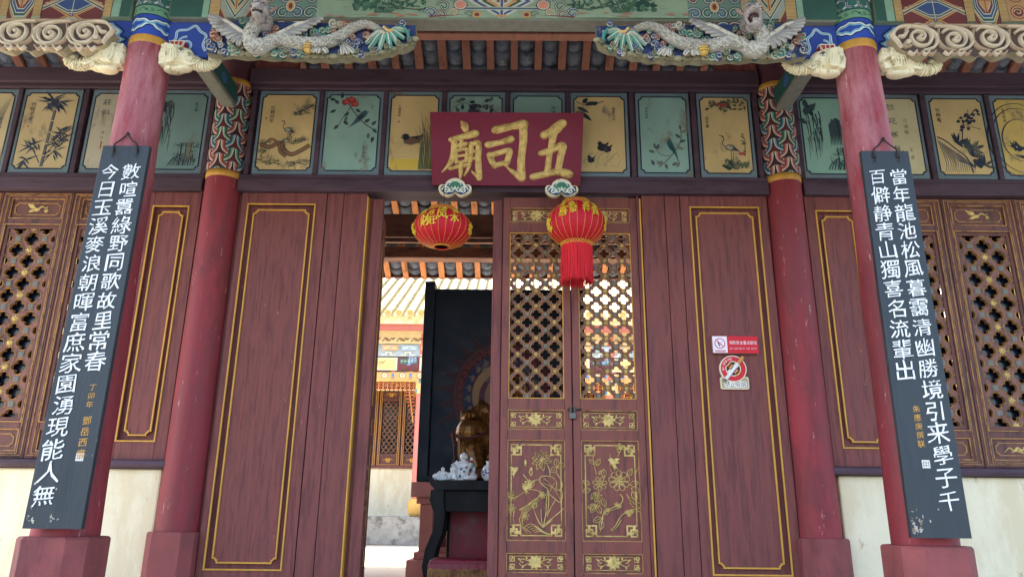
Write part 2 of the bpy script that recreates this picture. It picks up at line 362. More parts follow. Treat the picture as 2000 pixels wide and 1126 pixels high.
def front_column(x, y, label):
    t = thing("column", label, "column", (x, y, 1.1), "round red columns of the gate porch")
    def rad(z): return .1435-(z-1.48)/(4.1-1.48)*.031
    plinth(t, x, y, .166, 1.486)
    m = MB(); m.lathe([(rad(z)+.002*math.sin(z*7+x), z) for z in [1.487+i*.1 for i in range(26)]+[4.093]], x, y, 40)
    m.build("shaft", M_colf, t)
    m = MB(); m.lathe([(.108, 4.09), (.1155, 4.094), (.1165, 4.1), (.1165, 4.134), (.1155, 4.14), (.108, 4.144)], x, y, 40)
    m.build("gilt_ring", M_trim, t)
    m = MB(); m.lathe([(.111, 4.14), (.111, 4.82)], x, y, 40, (48, 78, 168)); base = m.build("capital", M_paint, t)
    a = MB(); R0 = .1112
    fm = lambda u, v, h: (x+(R0+h)*math.sin(u/.111), y-(R0+h)*math.cos(u/.111), 4.14+v)
    A = Art(a, fm)
    def band(v0, v1, col):
        n = 40
        for i in range(n): A.h -= A.dh; A.rect(-.349+i*.698/n, -.349+(i+1)*.698/n+.0002, v0, v1, col)
        A.h += A.dh
    # cloud waves: two white/pale-blue arches over blue, green wedge between
    for k in range(-2, 3):
        c = k*.174+.03
        A.poly([(c-.10, .062), (c-.05, .088), (c, .07), (c+.05, .088), (c+.087, .062), (c+.05, .045), (c, .058), (c-.05, .045)], (52, 104, 92))
        for off, col, wd in ((0, (214, 226, 222), .009), (.011, (120, 178, 196), .008), (-.010, (26, 40, 84), .004)):
            A.stroke([(c-.087, .030+off), (c-.062, .046+off), (c-.04, .05+off), (c-.02, .068+off), (c, .072+off), (c+.02, .068+off), (c+.04, .05+off), (c+.062, .046+off), (c+.087, .030+off)], wd, col, 3)
        for off, col, wd in ((0, (214, 226, 222), .009), (-.011, (120, 178, 196), .008), (.009, (26, 40, 84), .004)):
            A.stroke([(c-.087, .108+off), (c-.062, .098+off), (c-.03, .098+off), (c, .082+off), (c+.03, .098+off), (c+.062, .098+off), (c+.087, .108+off)], wd, col, 3)
    band(.130, .135, (30, 44, 50)); band(.135, .188, (112, 160, 128)); band(.188, .192, (30, 44, 50))
    for k in range(-3, 4):
        c = k*.1
        A.stroke([(c-.045, .16), (c-.02, .174), (c, .16), (c+.02, .147), (c+.045, .16)], .004, (40, 90, 74), 4)
        A.ell(c, .161, .010, .008, (60, 110, 90)); A.spiral(c+.03, .163, .010, .003, (40, 90, 74), 1.2)
    band(.192, .6, (58, 110, 104))
    for j in range(5):
        for k in range(-6, 7):
            c = k*.058+(j % 2)*.029; v = .215+j*.05
            for da in (90, 210, 330):
                dx, dy = math.cos(R_(da)), math.sin(R_(da))
                A.line([(c, v), (c+.027*dx, v+.027*dy)], .011, (206, 214, 204)); A.line([(c, v), (c+.027*dx, v+.027*dy)], .006, (40, 70, 110) if (j+k) % 2 else (60, 60, 70))
    a.build("painted_band", M_paint, t)
    return t
front_column(-2.1, 3.643, "front red column on the left with green paint scars under its couplet board")
FC = bpy.data.objects["column"]
a = MB(); A = Art(a, lambda u, v, h: (-2.1+(.1412+h-(v-1.6)*.0118)*math.sin(u), 3.643-(.1412+h-(v-1.6)*.0118)*math.cos(u), v), .0006)
for u, v, ru, rv in ((.62, 1.86, .035, .045), (.60, 1.91, .03, .03), (.52, 1.72, .03, .05), (.47, 1.66, .035, .04), (.56, 1.78, .02, .03)): A.ell(u, v, ru, rv, rnd.choice([(128, 168, 136), (146, 178, 150)]), rnd.random(), 14, .4)
for k in range(14): A.ell(rnd.uniform(.1, .9), rnd.uniform(1.5, 1.75), rnd.uniform(.006, .02), rnd.uniform(.006, .03), (196, 170, 150), 0, 9, .4)
a.build("paint_scar", M_paint, FC)
front_column(1.9, 3.643, "front red column on the right behind the couplet board starting with a hundred")

def tri_cell(A, cu, cv, r, pal):
    # concave three-armed cell: nested bands round a dark middle
    o, l, c0 = pal
    def shape(k, kt, kc):
        P = []
        for a in (90, 210, 330):
            for d in (-1, 1):
                tw = r*.30*kt; P.append((a, d, tw))
        out = []
        for i in range(3):
            a = R_((90, 210, 330)[i]); a2 = R_((90, 210, 330)[i]+120); am = R_((90, 210, 330)[i]+60)
            tx, tz = math.cos(a)*r*k, math.sin(a)*r*k; nx, nz = -math.sin(a)*r*.30*kt, math.cos(a)*r*.30*kt
            p0 = (tx+nx, tz+nz)
            bx, bz = math.cos(a2)*r*k, math.sin(a2)*r*k; mx, mz = -math.sin(a2)*r*.30*kt, math.cos(a2)*r*.30*kt
            p2 = (bx-mx, bz-mz); p1 = (math.cos(am)*r*kc, math.sin(am)*r*kc)
            out.append((tx-nx, tz-nz)); 
            out += smooth_path([p0, ((p0[0]+p1[0])*.5-.08*(p0[0]+p2[0])*.5, (p0[1]+p1[1])*.5-.08*(p0[1]+p2[1])*.5), p1, ((p2[0]+p1[0])*.5-.08*(p0[0]+p2[0])*.5, (p2[1]+p1[1])*.5-.08*(p0[1]+p2[1])*.5), p2], 3)
        return [(cu+x, cv+z) for x, z in out]
    A.poly(shape(1.03, 1.62, .60), (22, 28, 40)); A.poly(shape(1.0, 1.5, .555), o); A.poly(shape(1.0, .95, .42), l); A.poly(shape(1.0, .46, .31), (214, 212, 188)); A.poly(shape(1.0, .16, .25), (44, 44, 50)); A.poly(shape(.62, .10, .225), c0)

def back_column(x, y, label):
    t = thing("column", label, "column", (x, y, 1.1), "round red columns of the gate porch")
    plinth(t, x, y, .150, 1.482)
    m = MB(); m.lathe([(.1325-(z-1.48)*.0032, z) for z in [1.483+i*.12 for i in range(20)]+[3.87]], x, y, 40); m.build("shaft", M_col, t)
    for z0, z1 in ((3.862, 3.915), (4.60, 4.65)):
        m = MB(); m.lathe([(.12, z0), (.1295, z0+.003), (.1295, z1-.003), (.12, z1)], x, y, 40); m.build("gilt_ring", M_trim, t)
    m = MB(); m.lathe([(.1245, 3.9), (.1245, 4.62)], x, y, 40, (70, 34, 42)); m.lathe([(.122, 4.64), (.122, 5.2)], x, y, 32, (86, 50, 56)); m.build("capital", M_paint, t)
    a = MB(); R0 = .1247
    A = Art(a, lambda u, v, h: (x+u, y-h, 3.915+v), dh=.00006)      # drawn flat, cut into strips, then rolled round the shaft
    pals = [((46, 88, 112), (116, 156, 170), (96, 44, 46)), ((44, 100, 80), (120, 164, 132), (96, 44, 46)), ((152, 72, 66), (196, 134, 118), (66, 32, 38))]
    for j in range(8, -2, -1):
        for k in (-4, -2, 0, 2, 4, -3, -1, 1, 3):
            A.h = .0008+(8-j)*.0009+(abs(k) % 2)*.00045
            cu = k*.098+(.02 if x > 0 else -.01); v = .03+j*.105-(abs(k) % 2)*.0525
            if -.08 < v < .75: tri_cell(A, cu, v, .079, pals[(j*2+k*k+abs(k)) % 3 if (j+k) % 4 else 2])
    ob = a.build("painted_band", M_paint, t)
    bm = bmesh.new(); bm.from_mesh(ob.data)
    zz = 1.1
    bmesh.ops.bisect_plane(bm, geom=bm.verts[:]+bm.edges[:]+bm.faces[:], plane_co=(0, 0, 4.602-zz), plane_no=(0, 0, 1), clear_outer=True)
    bmesh.ops.bisect_plane(bm, geom=bm.verts[:]+bm.edges[:]+bm.faces[:], plane_co=(0, 0, 3.913-zz), plane_no=(0, 0, -1), clear_outer=True)
    for k in range(-32, 33): bmesh.ops.bisect_plane(bm, geom=bm.verts[:]+bm.edges[:]+bm.faces[:], plane_co=(k*.012, 0, 0), plane_no=(1, 0, 0))
    bmesh.ops.delete(bm, geom=[f for f in bm.faces if abs(f.calc_center_median().x) > .375], context='FACES')
    for v in bm.verts:
        u, h = v.co.x, -v.co.y; v.co.x = (R0+h)*math.sin(u/R0); v.co.y = -(R0+h)*math.cos(u/R0)
    bm.to_mesh(ob.data); bm.free(); return t
back_column(-2.11, 4.869, "red column in the wall left of the plank door, patterned capital above")
back_column(1.89, 4.869, "red column in the wall right of the no-smoking sign, patterned capital above")

# tie beams from front to back columns
for x, l in ((-2.1, "grey-green tie beam running back above the left red columns"), (1.9, "grey-green tie beam running back above the right red columns")):
    t = thing("tie_beam", l, "beam", (x, 4.25, 4.42), "tie beams joining front and back columns")
    m = MB(); m.prism([(x-.05, 4.40), (x+.05, 4.40), (x+.05, 4.575), (x-.05, 4.575)], 3.75, 4.752); m.build("beam", M_grey, t, bevel=.012)
    m = MB(); m.box(x-.053, x-.0505, 3.76, 4.74, 4.43, 4.56, (44, 92, 84)).box(x+.0505, x+.053, 3.76, 4.74, 4.43, 4.56, (44, 92, 84))
    for k in range(4): m.ell((x+.053, 3.9+k*.2, 4.49), (.003, .05, .04), (60, 100, 150), 12); m.ell((x-.053, 3.9+k*.2, 4.49), (.003, .05, .04), (60, 100, 150), 12)
    m.build("painted_side", M_paint, t)

# ------------------------------------------------------------------ timber frames of the wall (posts, lintels, mullions)
def wall_frame(x0, x1, label, jx=None, wing=False):
    xc = (x0+x1)/2
    t = thing("timber_frame", label, "timber frame", (xc, 4.88, 1.1), "timber frames of the gate wall")
    m = MB(); m.box(x0, x1, 4.80, 4.98, 3.772, 3.868); m.box(x0, x1, 4.815, 4.97, 3.868, 3.905); m.build("lintel", M_beam, t, bevel=.006)
    m = MB(); m.box(x0, x1, 4.815, 4.97, 4.598, 4.632); m.box(x0, x1, 4.785, 4.985, 4.632, 4.752); m.build("upper_rail", M_beam, t, bevel=.006)
    m = MB(); m.box(x0, x1, 4.862, 4.93, 3.905, 4.598); m.build("backing_board", M_beam, t)
    return t
ft = wall_frame(-1.988, 1.768, "central timber frame holding eight painted panels above the doorway")
fl = wall_frame(-5.2, -2.236, "left wing timber frame above the left lattice windows", wing=True)
fr = wall_frame(2.016, 5.0, "right wing timber frame above the right lattice windows", wing=True)
def mull(t, xs, w=.034):
    for x in xs: MB().box(x-w/2, x+w/2, 4.822, 4.861, 3.906, 4.597).build("mullion", M_beam, t, bevel=.004)
PX = [(-1.912, -1.473), (-1.433, -1.004), (-.967, -.568), (-.535, -.10), (-.062, .343), (.383, .796), (.861, 1.253), (1.308, 1.706)]
PXM = [(-1.912, -1.472), (-1.436, -.998), (-.962, -.566), (-.53, -.098), (-.062, .342), (.382, .80), (.858, 1.252), (1.308, 1.706)]
mull(ft, [-1.95]+[(PXM[i][1]+PXM[i+1][0])/2 for i in range(7)]+[1.737])
PL = [(-4.11, -3.71), (-3.668, -3.233), (-3.155, -2.735), (-2.695, -2.277)]
PR = [(2.04, 2.467), (2.507, 2.936), (2.992, 3.415), (3.46, 3.88)]
mull(fl, [-3.69, -3.195, -2.715, -2.255]); mull(fr, [2.028, 2.487, 2.964, 3.4375, 3.90])
m = MB(); m.box(-1.96, -1.64, 4.80, 4.84, 4.753, 5.02); m.build("plank", M_door, ft, bevel=.005)
m = MB(); m.box(1.45, 1.76, 4.80, 4.84, 4.753, 5.02); m.build("plank", M_door, ft, bevel=.005)
for a, b in ((-2.06, -1.956), (1.756, 1.84)): MB().box(a, b, 4.87, 4.97, 1.2, 3.77).build("jamb_post", M_door, ft)
for a, b in ((-2.2, -1.99), (1.77, 1.98)): MB().box(a, b, 4.90, 4.96, 3.7, 4.75).build("jamb_post", M_beam, ft)
m = MB(); m.box(-1.95, 1.75, 4.82, 5.0, 1.104, 1.2); m.build("threshold", M_door, ft, bevel=.01)

# ------------------------------------------------------------------ plank doors either side of the doorway
def notch_rect(x0, x1, z0, z1, n):
    def q(cx, cz, sx, sz):
        return [(cx+sx*n, cz), (cx+sx*n*.92, cz+sz*n*.5), (cx+sx*n*.62, cz+sz*n*.62), (cx+sx*n*.5, cz+sz*n*.92), (cx, cz+sz*n)]
    return q(x0, z0, 1, 1)[::-1][::-1]+[]  if False else \
        q(x0, z0, 1, 1)[::-1]+q(x1, z0, -1, 1)+q(x1, z1, -1, -1)[::-1]+q(x0, z1, 1, -1)
def trim_loop(mb, pts, w, y, proud=.008):
    # a raised moulding along a closed outline
    a = MB(); A = Art(a, lambda u, v, h: (u, y, v)); A.line(pts, w, None, True)
    n = len(a.v)//2
    L, R2 = a.v[:n], a.v[n:]
    rings = []
    for i in range(n):
        l, r = Vector(L[i]), Vector(R2[i]); c = (l+r)/2
        rings.append([tuple(l), (l.x*.75+c.x*.25, y-proud, l.z*.75+c.z*.25), (r.x*.75+c.x*.25, y-proud, r.z*.75+c.z*.25), tuple(r)])
    mb.loft(rings, None, False, False, closed=False)
def panel_door(x0, x1, fx0, fx1, z0, z1, planks, goldx, label, name="plank_door", zf=(1.262, 3.685), parent_frame=True):
    t = thing(name, label, "door" if name == "plank_door" else "wall panel", ((x0+x1)/2, 4.88, z0))
    m = MB(); m.box(x0, x1, 4.868, 4.93, z0, z1); m.build("backing_board", M_door, t)
    m = MB(); e = .0
    m.box(x0, fx0, 4.838, 4.867, z0, z1); m.box(fx1, planks[0] if planks and planks[0] > fx1 else (planks[-1] if planks and False else fx1+.075), 4.838, 4.867, z0, z1)
    m.box(fx0+.0005, fx1-.0005, 4.839, 4.867, z0, zf[0]); m.box(fx0+.0005, fx1-.0005, 4.839, 4.867, zf[1], z1)
    m.build("frame", M_door, t, bevel=.003)
    ix0, ix1, iz0, iz1 = fx0+.043, fx1-.043, zf[0]+.04, zf[1]-.04
    m = MB(); pts = notch_rect(ix0, ix1, iz0, iz1, .028)
    m.prism(pts, 4.853, 4.867); m.build("raised_panel", M_door, t, bevel=.004)
    m = MB(); trim_loop(m, notch_rect(ix0+.002, ix1-.002, iz0+.002, iz1-.002, .028), .012, 4.8525); m.build("gold_trim", M_trim, t)
    m = MB(); trim_loop(m, [(fx0+.003, zf[0]+.003), (fx1-.003, zf[0]+.003), (fx1-.003, zf[1]-.003), (fx0+.003, zf[1]-.003)], .0115, 4.8385); m.build("gold_trim", M_trim, t)
    return t
# left
t = panel_door(-1.955, -1.352, -1.908, -1.428, 1.2, 3.77, None, None, "plank door with gold outlined panel left of the doorway")
for a, b in ((-1.347, -1.234), (-1.230, -1.066)):
    MB().box(a, b, 4.838, 4.93, 1.2, 3.77).build("plank", M_door, t, bevel=.004)
m = MB(); m.box(-1.36, -1.07, 4.932, 4.95, 1.2, 3.77); m.build("backing_board", M_door, t)
m = MB(); m.box(-1.0655, -1.055, 4.832, 4.925, 1.2, 3.745); m.build("gold_trim", M_trim, t, bevel=.003)
# right (mirror layout)
t = panel_door(1.143, 1.755, 1.208, 1.693, 1.2, 3.77, [1.7545], None, "plank door with gold outlined panel carrying the two warning signs")
for a, b in ((.872, 1.032), (1.036, 1.139)):
    MB().box(a, b, 4.838, 4.93, 1.2, 3.77).build("plank", M_door, t, bevel=.004)
m = MB(); m.box(.8365, .853, 4.842, 4.93, 1.2, 3.77); m.build("plank", M_door, t, bevel=.003)
m = MB(); m.box(.80, 1.16, 4.932, 4.95, 1.2, 3.77); m.build("backing_board", M_door, t)
m = MB(); m.box(.8535, .8645, 4.832, 4.925, 1.2, 3.745); m.build("gold_trim", M_trim, t, bevel=.003)
# wings: narrow wall panels
panel_door(-2.64, -2.24, -2.575, -2.318, 1.915, 3.77, None, None, "narrow gold outlined wall panel beside the left patterned column", "wall_panel", (2.028, 3.664))
panel_door(2.02, 2.465, 2.088, 2.388, 1.915, 3.77, None, None, "narrow gold outlined wall panel beside the right patterned column", "wall_panel", (2.028, 3.664))

# ------------------------------------------------------------------ white plaster walls under the windows
def low_wall(x0, x1, label, lab2, sx0, sx1):
    t = thing("plaster_wall", label, "wall", ((x0+x1)/2, 4.95, 1.1), "white plaster walls under the windows")
    m = MB(); m.box(x0, x1, 4.835, 5.06, 1.102, 1.858); m.build("plaster", M_white, t, bevel=.012)
    m = MB(); rings = []
    for x in (sx0, sx1):
        rings.append([(x, 4.94, 1.86), (x, 4.80, 1.86), (x, 4.786, 1.868), (x, 4.78, 1.885), (x, 4.786, 1.902), (x, 4.80, 1.912), (x, 4.94, 1.914)])
    m.loft(rings, None, True, False); m.build("window_sill", M_beam, t, bevel=.003)
low_wall(-5.2, -2.245, "white plaster wall left of the doorway below the lattice windows", "", -5.2, -2.195)
low_wall(2.035, 5.0, "white plaster wall right of the doorway below the lattice windows", "", 1.985, 5.0)
class Relief(Art):
    # same drawing calls as Art, but every stroke is a ridge and every shape a raised mound
    def __init__(s, mb, fmap, hgt=.004): super().__init__(mb, fmap, .0006, .00004); s.hg = hgt; mb.flat = False
    def poly(s, pts, col, k=1.0):
        s.h += s.dh; n = len(pts); cx = sum(p[0] for p in pts)/n; cy = sum(p[1] for p in pts)/n
        inner = [(cx+(u-cx)*.72, cy+(v-cy)*.72) for u, v in pts]
        v = [s.f(u, q, s.h-.0006) for u, q in pts]+[s.f(u, q, s.h+s.hg*k) for u, q in inner]+[s.f(cx, cy, s.h+s.hg*1.15*k)]
        s.mb.add(v, [(i, (i+1) % n, (i+1) % n+n, i+n) for i in range(n)]+[(i+n, (i+1) % n+n, 2*n) for i in range(n)], col)
    def stroke(s, pts, w, col, n=6, closed=False, taper=None, raw=False, k=1.0):
        tmp = MB(); a = Art(tmp, lambda u, v, h: (u, v, 0)); Art.stroke(a, pts, w, col, n, closed, taper, raw)
        m = len(tmp.v)//2; s.h += s.dh; v = []
        for i in range(m):
            l, r = tmp.v[i], tmp.v[i+m]; c = ((l[0]+r[0])/2, (l[1]+r[1])/2)
            v += [s.f(l[0], l[1], s.h-.0006), s.f(c[0]*.5+l[0]*.5, c[1]*.5+l[1]*.5, s.h+s.hg*.85*k), s.f(c[0]*.5+r[0]*.5, c[1]*.5+r[1]*.5, s.h+s.hg*.85*k), s.f(r[0], r[1], s.h-.0006)]
        f = []
        for i in range(m-1):
            for j in range(3): f.append((i*4+j, i*4+j+1, i*4+4+j+1, i*4+4+j))
        f += [(0, 1, 2, 3), (m*4-4, m*4-3, m*4-2, m*4-1)]
        s.mb.add(v, f, col, True)
    def line(s, pts, w, col, closed=False, k=1.0): s.stroke(pts, w, col, closed=closed, raw=True, k=k)

def clip(ob, x0, x1, z0, z1):
    bm = bmesh.new(); bm.from_mesh(ob.data)
    for co, no in (((x0, 0, 0), (-1, 0, 0)), ((x1, 0, 0), (1, 0, 0)), ((0, 0, z0), (0, 0, -1)), ((0, 0, z1), (0, 0, 1))):
        bmesh.ops.bisect_plane(bm, geom=bm.verts[:]+bm.edges[:]+bm.faces[:], plane_co=co, plane_no=no, clear_outer=True)
    bm.to_mesh(ob.data); bm.free(); return ob

def quatre(r, n=32):
    P = []
    for k in range(n):
        a = 2*math.pi*k/n
        d = abs(math.cos(2*a))                      # 1 on the axes, 0 on the diagonals
        rr = r*(.70+.32*d**.65)
        if k % (n//4) == n//8: rr *= .86            # little cusp on each diagonal
        P.append((rr*math.cos(a), rr*math.sin(a)))
    return P
def lattice(parent, x0, x1, z0, z1, y, ax, az, px=0., pz=0., th=.022, r=.040, n=32, rim=True):
    # diamonds round every four-lobed hole; coordinates local to the leaf
    o = ORG[parent.name]; web, rm, fl, bl = MB(), MB(), MB(), MB()
    hole = quatre(r, n); rimo = [(u*1.17, v*1.17) for u, v in hole]
    dia = []
    for k in range(n):
        a = 2*math.pi*k/n; c, q = math.cos(a), math.sin(a); d = 1/(abs(c)/(ax/2)+abs(q)/(az/2)); dia.append((c*d, q*d))
    for k in range(n):    # never let a rim poke out of its diamond
        for lst, f in ((hole, .84), (rimo, .985)):
            h, d = math.hypot(*lst[k]), math.hypot(*dia[k])
            if h > d*f: lst[k] = (lst[k][0]*d*f/h, lst[k][1]*d*f/h)
    nr = int((z1-z0)/(az/2))+3; nc = int((x1-x0)/ax)+3
    for j in range(-1, nr):
        for i in range(-1, nc):
            cx = x0+px+(i+(j % 2)*.5)*ax; cz = z0+pz+j*az/2
            if x0-ax*.5 < cx < x1+ax*.5 and z0-az*.5 < cz < z1+az*.5:
                V = [(cx+u, y-.0, cz+v) for u, v in dia]+[(cx+u, y-.001, cz+v) for u, v in rimo]+[(cx+u, y+th, cz+v) for u, v in rimo]
                web.add(V, [(k, (k+1) % n, (k+1) % n+n, k+n) for k in range(n)]+[(k+n, (k+1) % n+n, (k+1) % n+2*n, k+2*n) for k in range(n)])
                V = [(cx+u, y+.001, cz+v) for u, v in rimo]+[(cx+u*1.06, y-.006, cz+v*1.06) for u, v in hole]+[(cx+u, y-.004, cz+v) for u, v in hole]+[(cx+u, y+th, cz+v) for u, v in hole]
                rm.add(V, [(k+a*n, (k+1) % n+a*n, (k+1) % n+(a+1)*n, k+(a+1)*n) for a in range(3) for k in range(n)])
            nx = cx+ax/2; nz = cz
            if x0-.02 < nx < x1+.02 and z0-.02 < nz < z1+.02 and n > 16:
                if (j+1) % 2:
                    s_ = .0115*ax/.123; bl.box(nx-s_, nx+s_, y-.005, y+.002, nz-s_, nz+s_)
                    for e in (-.5, .5): bl.box(nx-s_*.8, nx+s_*.8, y-.0075, y-.0052, nz+e*s_-.0016, nz+e*s_+.0016); bl.box(nx+e*s_-.0016, nx+e*s_+.0016, y-.0077, y-.0054, nz-s_*.8, nz+s_*.8)
                else:
                    S = []
                    for k in range(16):
                        a = 2*math.pi*k/16; q = (.021 if k % 2 == 0 else .0095)*ax/.123; S.append((nx+q*math.cos(a), y-.003, nz+q*math.sin(a)))
                    fl.add(S+[(nx, y-.011, nz)], [(k, (k+1) % 16, 16) for k in range(16)]); fl.ell((nx, y-.009, nz), (.005, .004, .005), None, 8)
    L0, L1, Z0, Z1 = x0-o.x, x1-o.x, z0-o.z, z1-o.z
    web.flat = False
    ob = clip(web.build("lattice", M_brown, parent), L0, L1, Z0, Z1)
    for mb_, nm, mt in ((rm, "rim", M_trimleaf), (fl, "flower", M_gilt), (bl, "block", M_grey)):
        if mb_.v:
            q = mb_.build(nm, mt, parent); clip(q, L0, L1, Z0, Z1); q.parent = ob
    return ob
M_trimleaf = mk("lattice_rim_gold", (172, 128, 74), .5, .25, (30, 30, 30), .15, dark=(110, 76, 46), damt=.5, dscale=(14, 14, 14))

def key_corner(A, u, v, s, w, su=1, sv=1):
    # woven square knot in a corner
    f = lambda p: [(u+su*a*s, v+sv*b*s) for a, b in p]
    A.line(f([(0, 0), (.62, 0), (.62, .62), (0, .62)]), w, None, True)
    A.line(f([(.36, .36), (1, .36), (1, 1), (.36, 1)]), w, None, True)
    A.line(f([(-.02, 1), (.24, 1), (.24, .36), (-.02, .36)][0:4]), w, None); A.line(f([(1, -.02), (1, .22), (.36, .22)]), w, None)
def key_border(A, u0, u1, v0, v1, s, w):
    for (u, v, a, b) in ((u0, v0, 1, 1), (u1, v0, -1, 1), (u0, v1, 1, -1), (u1, v1, -1, -1)): key_corner(A, u, v, s, w, a, b)
    A.line([(u0+s, v0), (u1-s, v0)], w*.8, None); A.line([(u0+s, v1), (u1-s, v1)], w*.8, None)
    if v1-v0 > 3*s:
        A.line([(u0, v0+s), (u0, v1-s)], w*.8, None); A.line([(u1, v0+s), (u1, v1-s)], w*.8, None)
def bloom(A, u, v, r, petals=7, layers=2):
    for l in range(layers):
        for k in range(petals):
            a = 2*math.pi*k/petals+l*.4; rr = r*(1-.4*l)
            A.leaf(u+.1*rr*math.cos(a), v+.1*rr*math.sin(a)*.7, a, rr, rr*.62, None)
    A.ell(u, v, r*.16, r*.14, None, n=8)
def vine(A, u, v, s, d):
    A.stroke([(u, v), (u+d*s*.5, v+s*.2), (u+d*s*.95, v+s*.32), (u+d*s*1.15, v+s*.12), (u+d*s*.95, v-s*.02), (u+d*s*.85, v+s*.1)], .006, None)
    A.stroke([(u+d*s*.3, v-s*.05), (u+d*s*.7, v-s*.3), (u+d*s*1.1, v-s*.28), (u+d*s*1.25, v-s*.05)], .005, None)
    for t, b, a in ((.45, .25, 1.2), (.8, -.3, -1.0), (1.1, .2, .5)): A.leaf(u+d*s*t, v+s*b, a if d > 0 else math.pi-a, s*.38, s*.2, None)
def lily(A, u, v, s):
    bloom(A, u, v, s, 9, 3); vine(A, u+s*.5, v, s*1.35, 1); vine(A, u-s*.5, v, s*1.35, -1)
def outline_flower(A, u, v, r, n=8, w=.0055):
    for k in range(n):
        a = 2*math.pi*k/n+.2; b = .30
        A.stroke([(u+r*.35*math.cos(a-b), v+r*.35*math.sin(a-b)), (u+r*.95*math.cos(a-b*.9), v+r*.9*math.sin(a-b*.9)), (u+r*1.08*math.cos(a), v+r*1.0*math.sin(a)),
                  (u+r*.95*math.cos(a+b*.9), v+r*.9*math.sin(a+b*.9)), (u+r*.35*math.cos(a+b), v+r*.35*math.sin(a+b))], w, None, 4)
    for k in range(5):
        a = 2*math.pi*k/5; A.stroke([(u+r*.1*math.cos(a), v+r*.1*math.sin(a)), (u+r*.42*math.cos(a-.4), v+r*.42*math.sin(a-.4)), (u+r*.4*math.cos(a+.6), v+r*.4*math.sin(a+.6))], w, None, 4)
    A.ell(u, v, r*.1, r*.1, None, n=8)
def outline_leaf(A, u, v, ang, ln, wd, w=.0052):
    c, q = math.cos(ang), math.sin(ang); T = lambda x, y: (u+c*x-q*y, v+q*x+c*y)
    A.stroke([T(0, 0), T(ln*.4, wd*.55), T(ln*.8, wd*.3), T(ln, 0)], w, None, 4); A.stroke([T(0, 0), T(ln*.4, -wd*.55), T(ln*.8, -wd*.3), T(ln, 0)], w, None, 4)
    A.stroke([T(0, 0), T(ln*.5, .02*wd), T(ln*.85, 0)], w*.7, None, 3)
def bird(A, u, v, s, d=1):
    A.poly([(u-d*s*.1, v+s*.5), (u+d*s*.2, v+s*.62), (u+d*s*.42, v+s*.45), (u+d*s*.55, v+s*.1), (u+d*s*.65, v-s*.25), (u+d*s*.95, v-s*.75), (u+d*s*.6, v-s*.5), (u+d*s*.5, v-s*.95), (u+d*s*.3, v-s*.4), (u, v-s*.05), (u-d*s*.08, v+s*.25), (u-d*s*.3, v+s*.42)], None)
    A.leaf(u+d*s*.3, v+s*.3, .25 if d > 0 else math.pi-.25, s*.9, s*.42, None); A.leaf(u+d*s*.35, v+s*.15, -.1 if d > 0 else math.pi+.1, s*.75, s*.36, None)

def frame_parts(t, wd, z, rails, th=.06, stile=.048, mat=M_leaf, gold=True):
    o = ORG[t.name]; x0, y0 = o.x, o.y
    m = MB()
    for a, b in ((x0, x0+stile), (x0+wd-stile, x0+wd)): m.box(a, b, y0-.015, y0+th-.015, z[0], z[1])
    for a, b in rails: m.box(x0+stile+.0004, x0+wd-stile-.0004, y0-.0135, y0+th-.0165, a, b)
    return m.build("frame", mat, t, bevel=.004)
def inner_bead(t, x0, x1, z0, z1, y, w=.007, mat=None, name="gold_bead", proud=.005):
    m = MB(); trim_loop(m, [(x0, z0), (x1, z0), (x1, z1), (x0, z1)], w, y, proud); return m.build(name, mat or M_trim, t)

LW = .465
def door_leaf(x0, label, art):
    y = 4.865; z0, z1 = 1.165, 3.755
    t = thing("door_leaf", label, "door leaf", (x0, y, z0), "carved leaves of the main door")
    frame_parts(t, LW, (z0, z1), [(3.675, z1), (3.492, 3.565), (2.257, 2.33), (2.064, 2.13), (1.378, 1.45), (z0, 1.264)])
    L, Rr = x0+.048, x0+LW-.048; yp = y+.004
    lattice(t, L, Rr, 2.33, 3.492, y+.006, .1230, .1107, .0615, .02, r=.036)
    inner_bead(t, L+.003, Rr-.003, 2.333, 3.489, y-.001, .009)
    for (a, b, nm) in ((3.565, 3.675, "top_panel"), (2.13, 2.257, "waist_panel"), (1.45, 2.064, "skirt_panel"), (1.264, 1.378, "foot_panel")):
        m = MB(); m.box(L-.002, Rr+.002, yp, yp+.02, a-.002, b+.002); p = m.build(nm, M_leaf, t)
        g = MB(); A = Relief(g, facade(0, 0, yp), .004)
        cu = (L+Rr)/2; cv = (a+b)/2
        if nm == "skirt_panel":
            key_border(A, L+.026, Rr-.026, a+.03, b-.03, .062, .010); art(A, cu, cv, a)
        else:
            s = .03; key_border(A, L+.02, Rr-.02, a+.018, b-.018, s, .0055); lily(A, cu+.01*rnd.uniform(-1, 1), cv+.003, .045)
        q = g.build("gilt_relief", M_gilt, t); q.parent = p
        bd = inner_bead(t, L+.002, Rr-.002, a+.002, b-.002, y-.006, .007, M_trimleaf); bd.parent = p
    return t
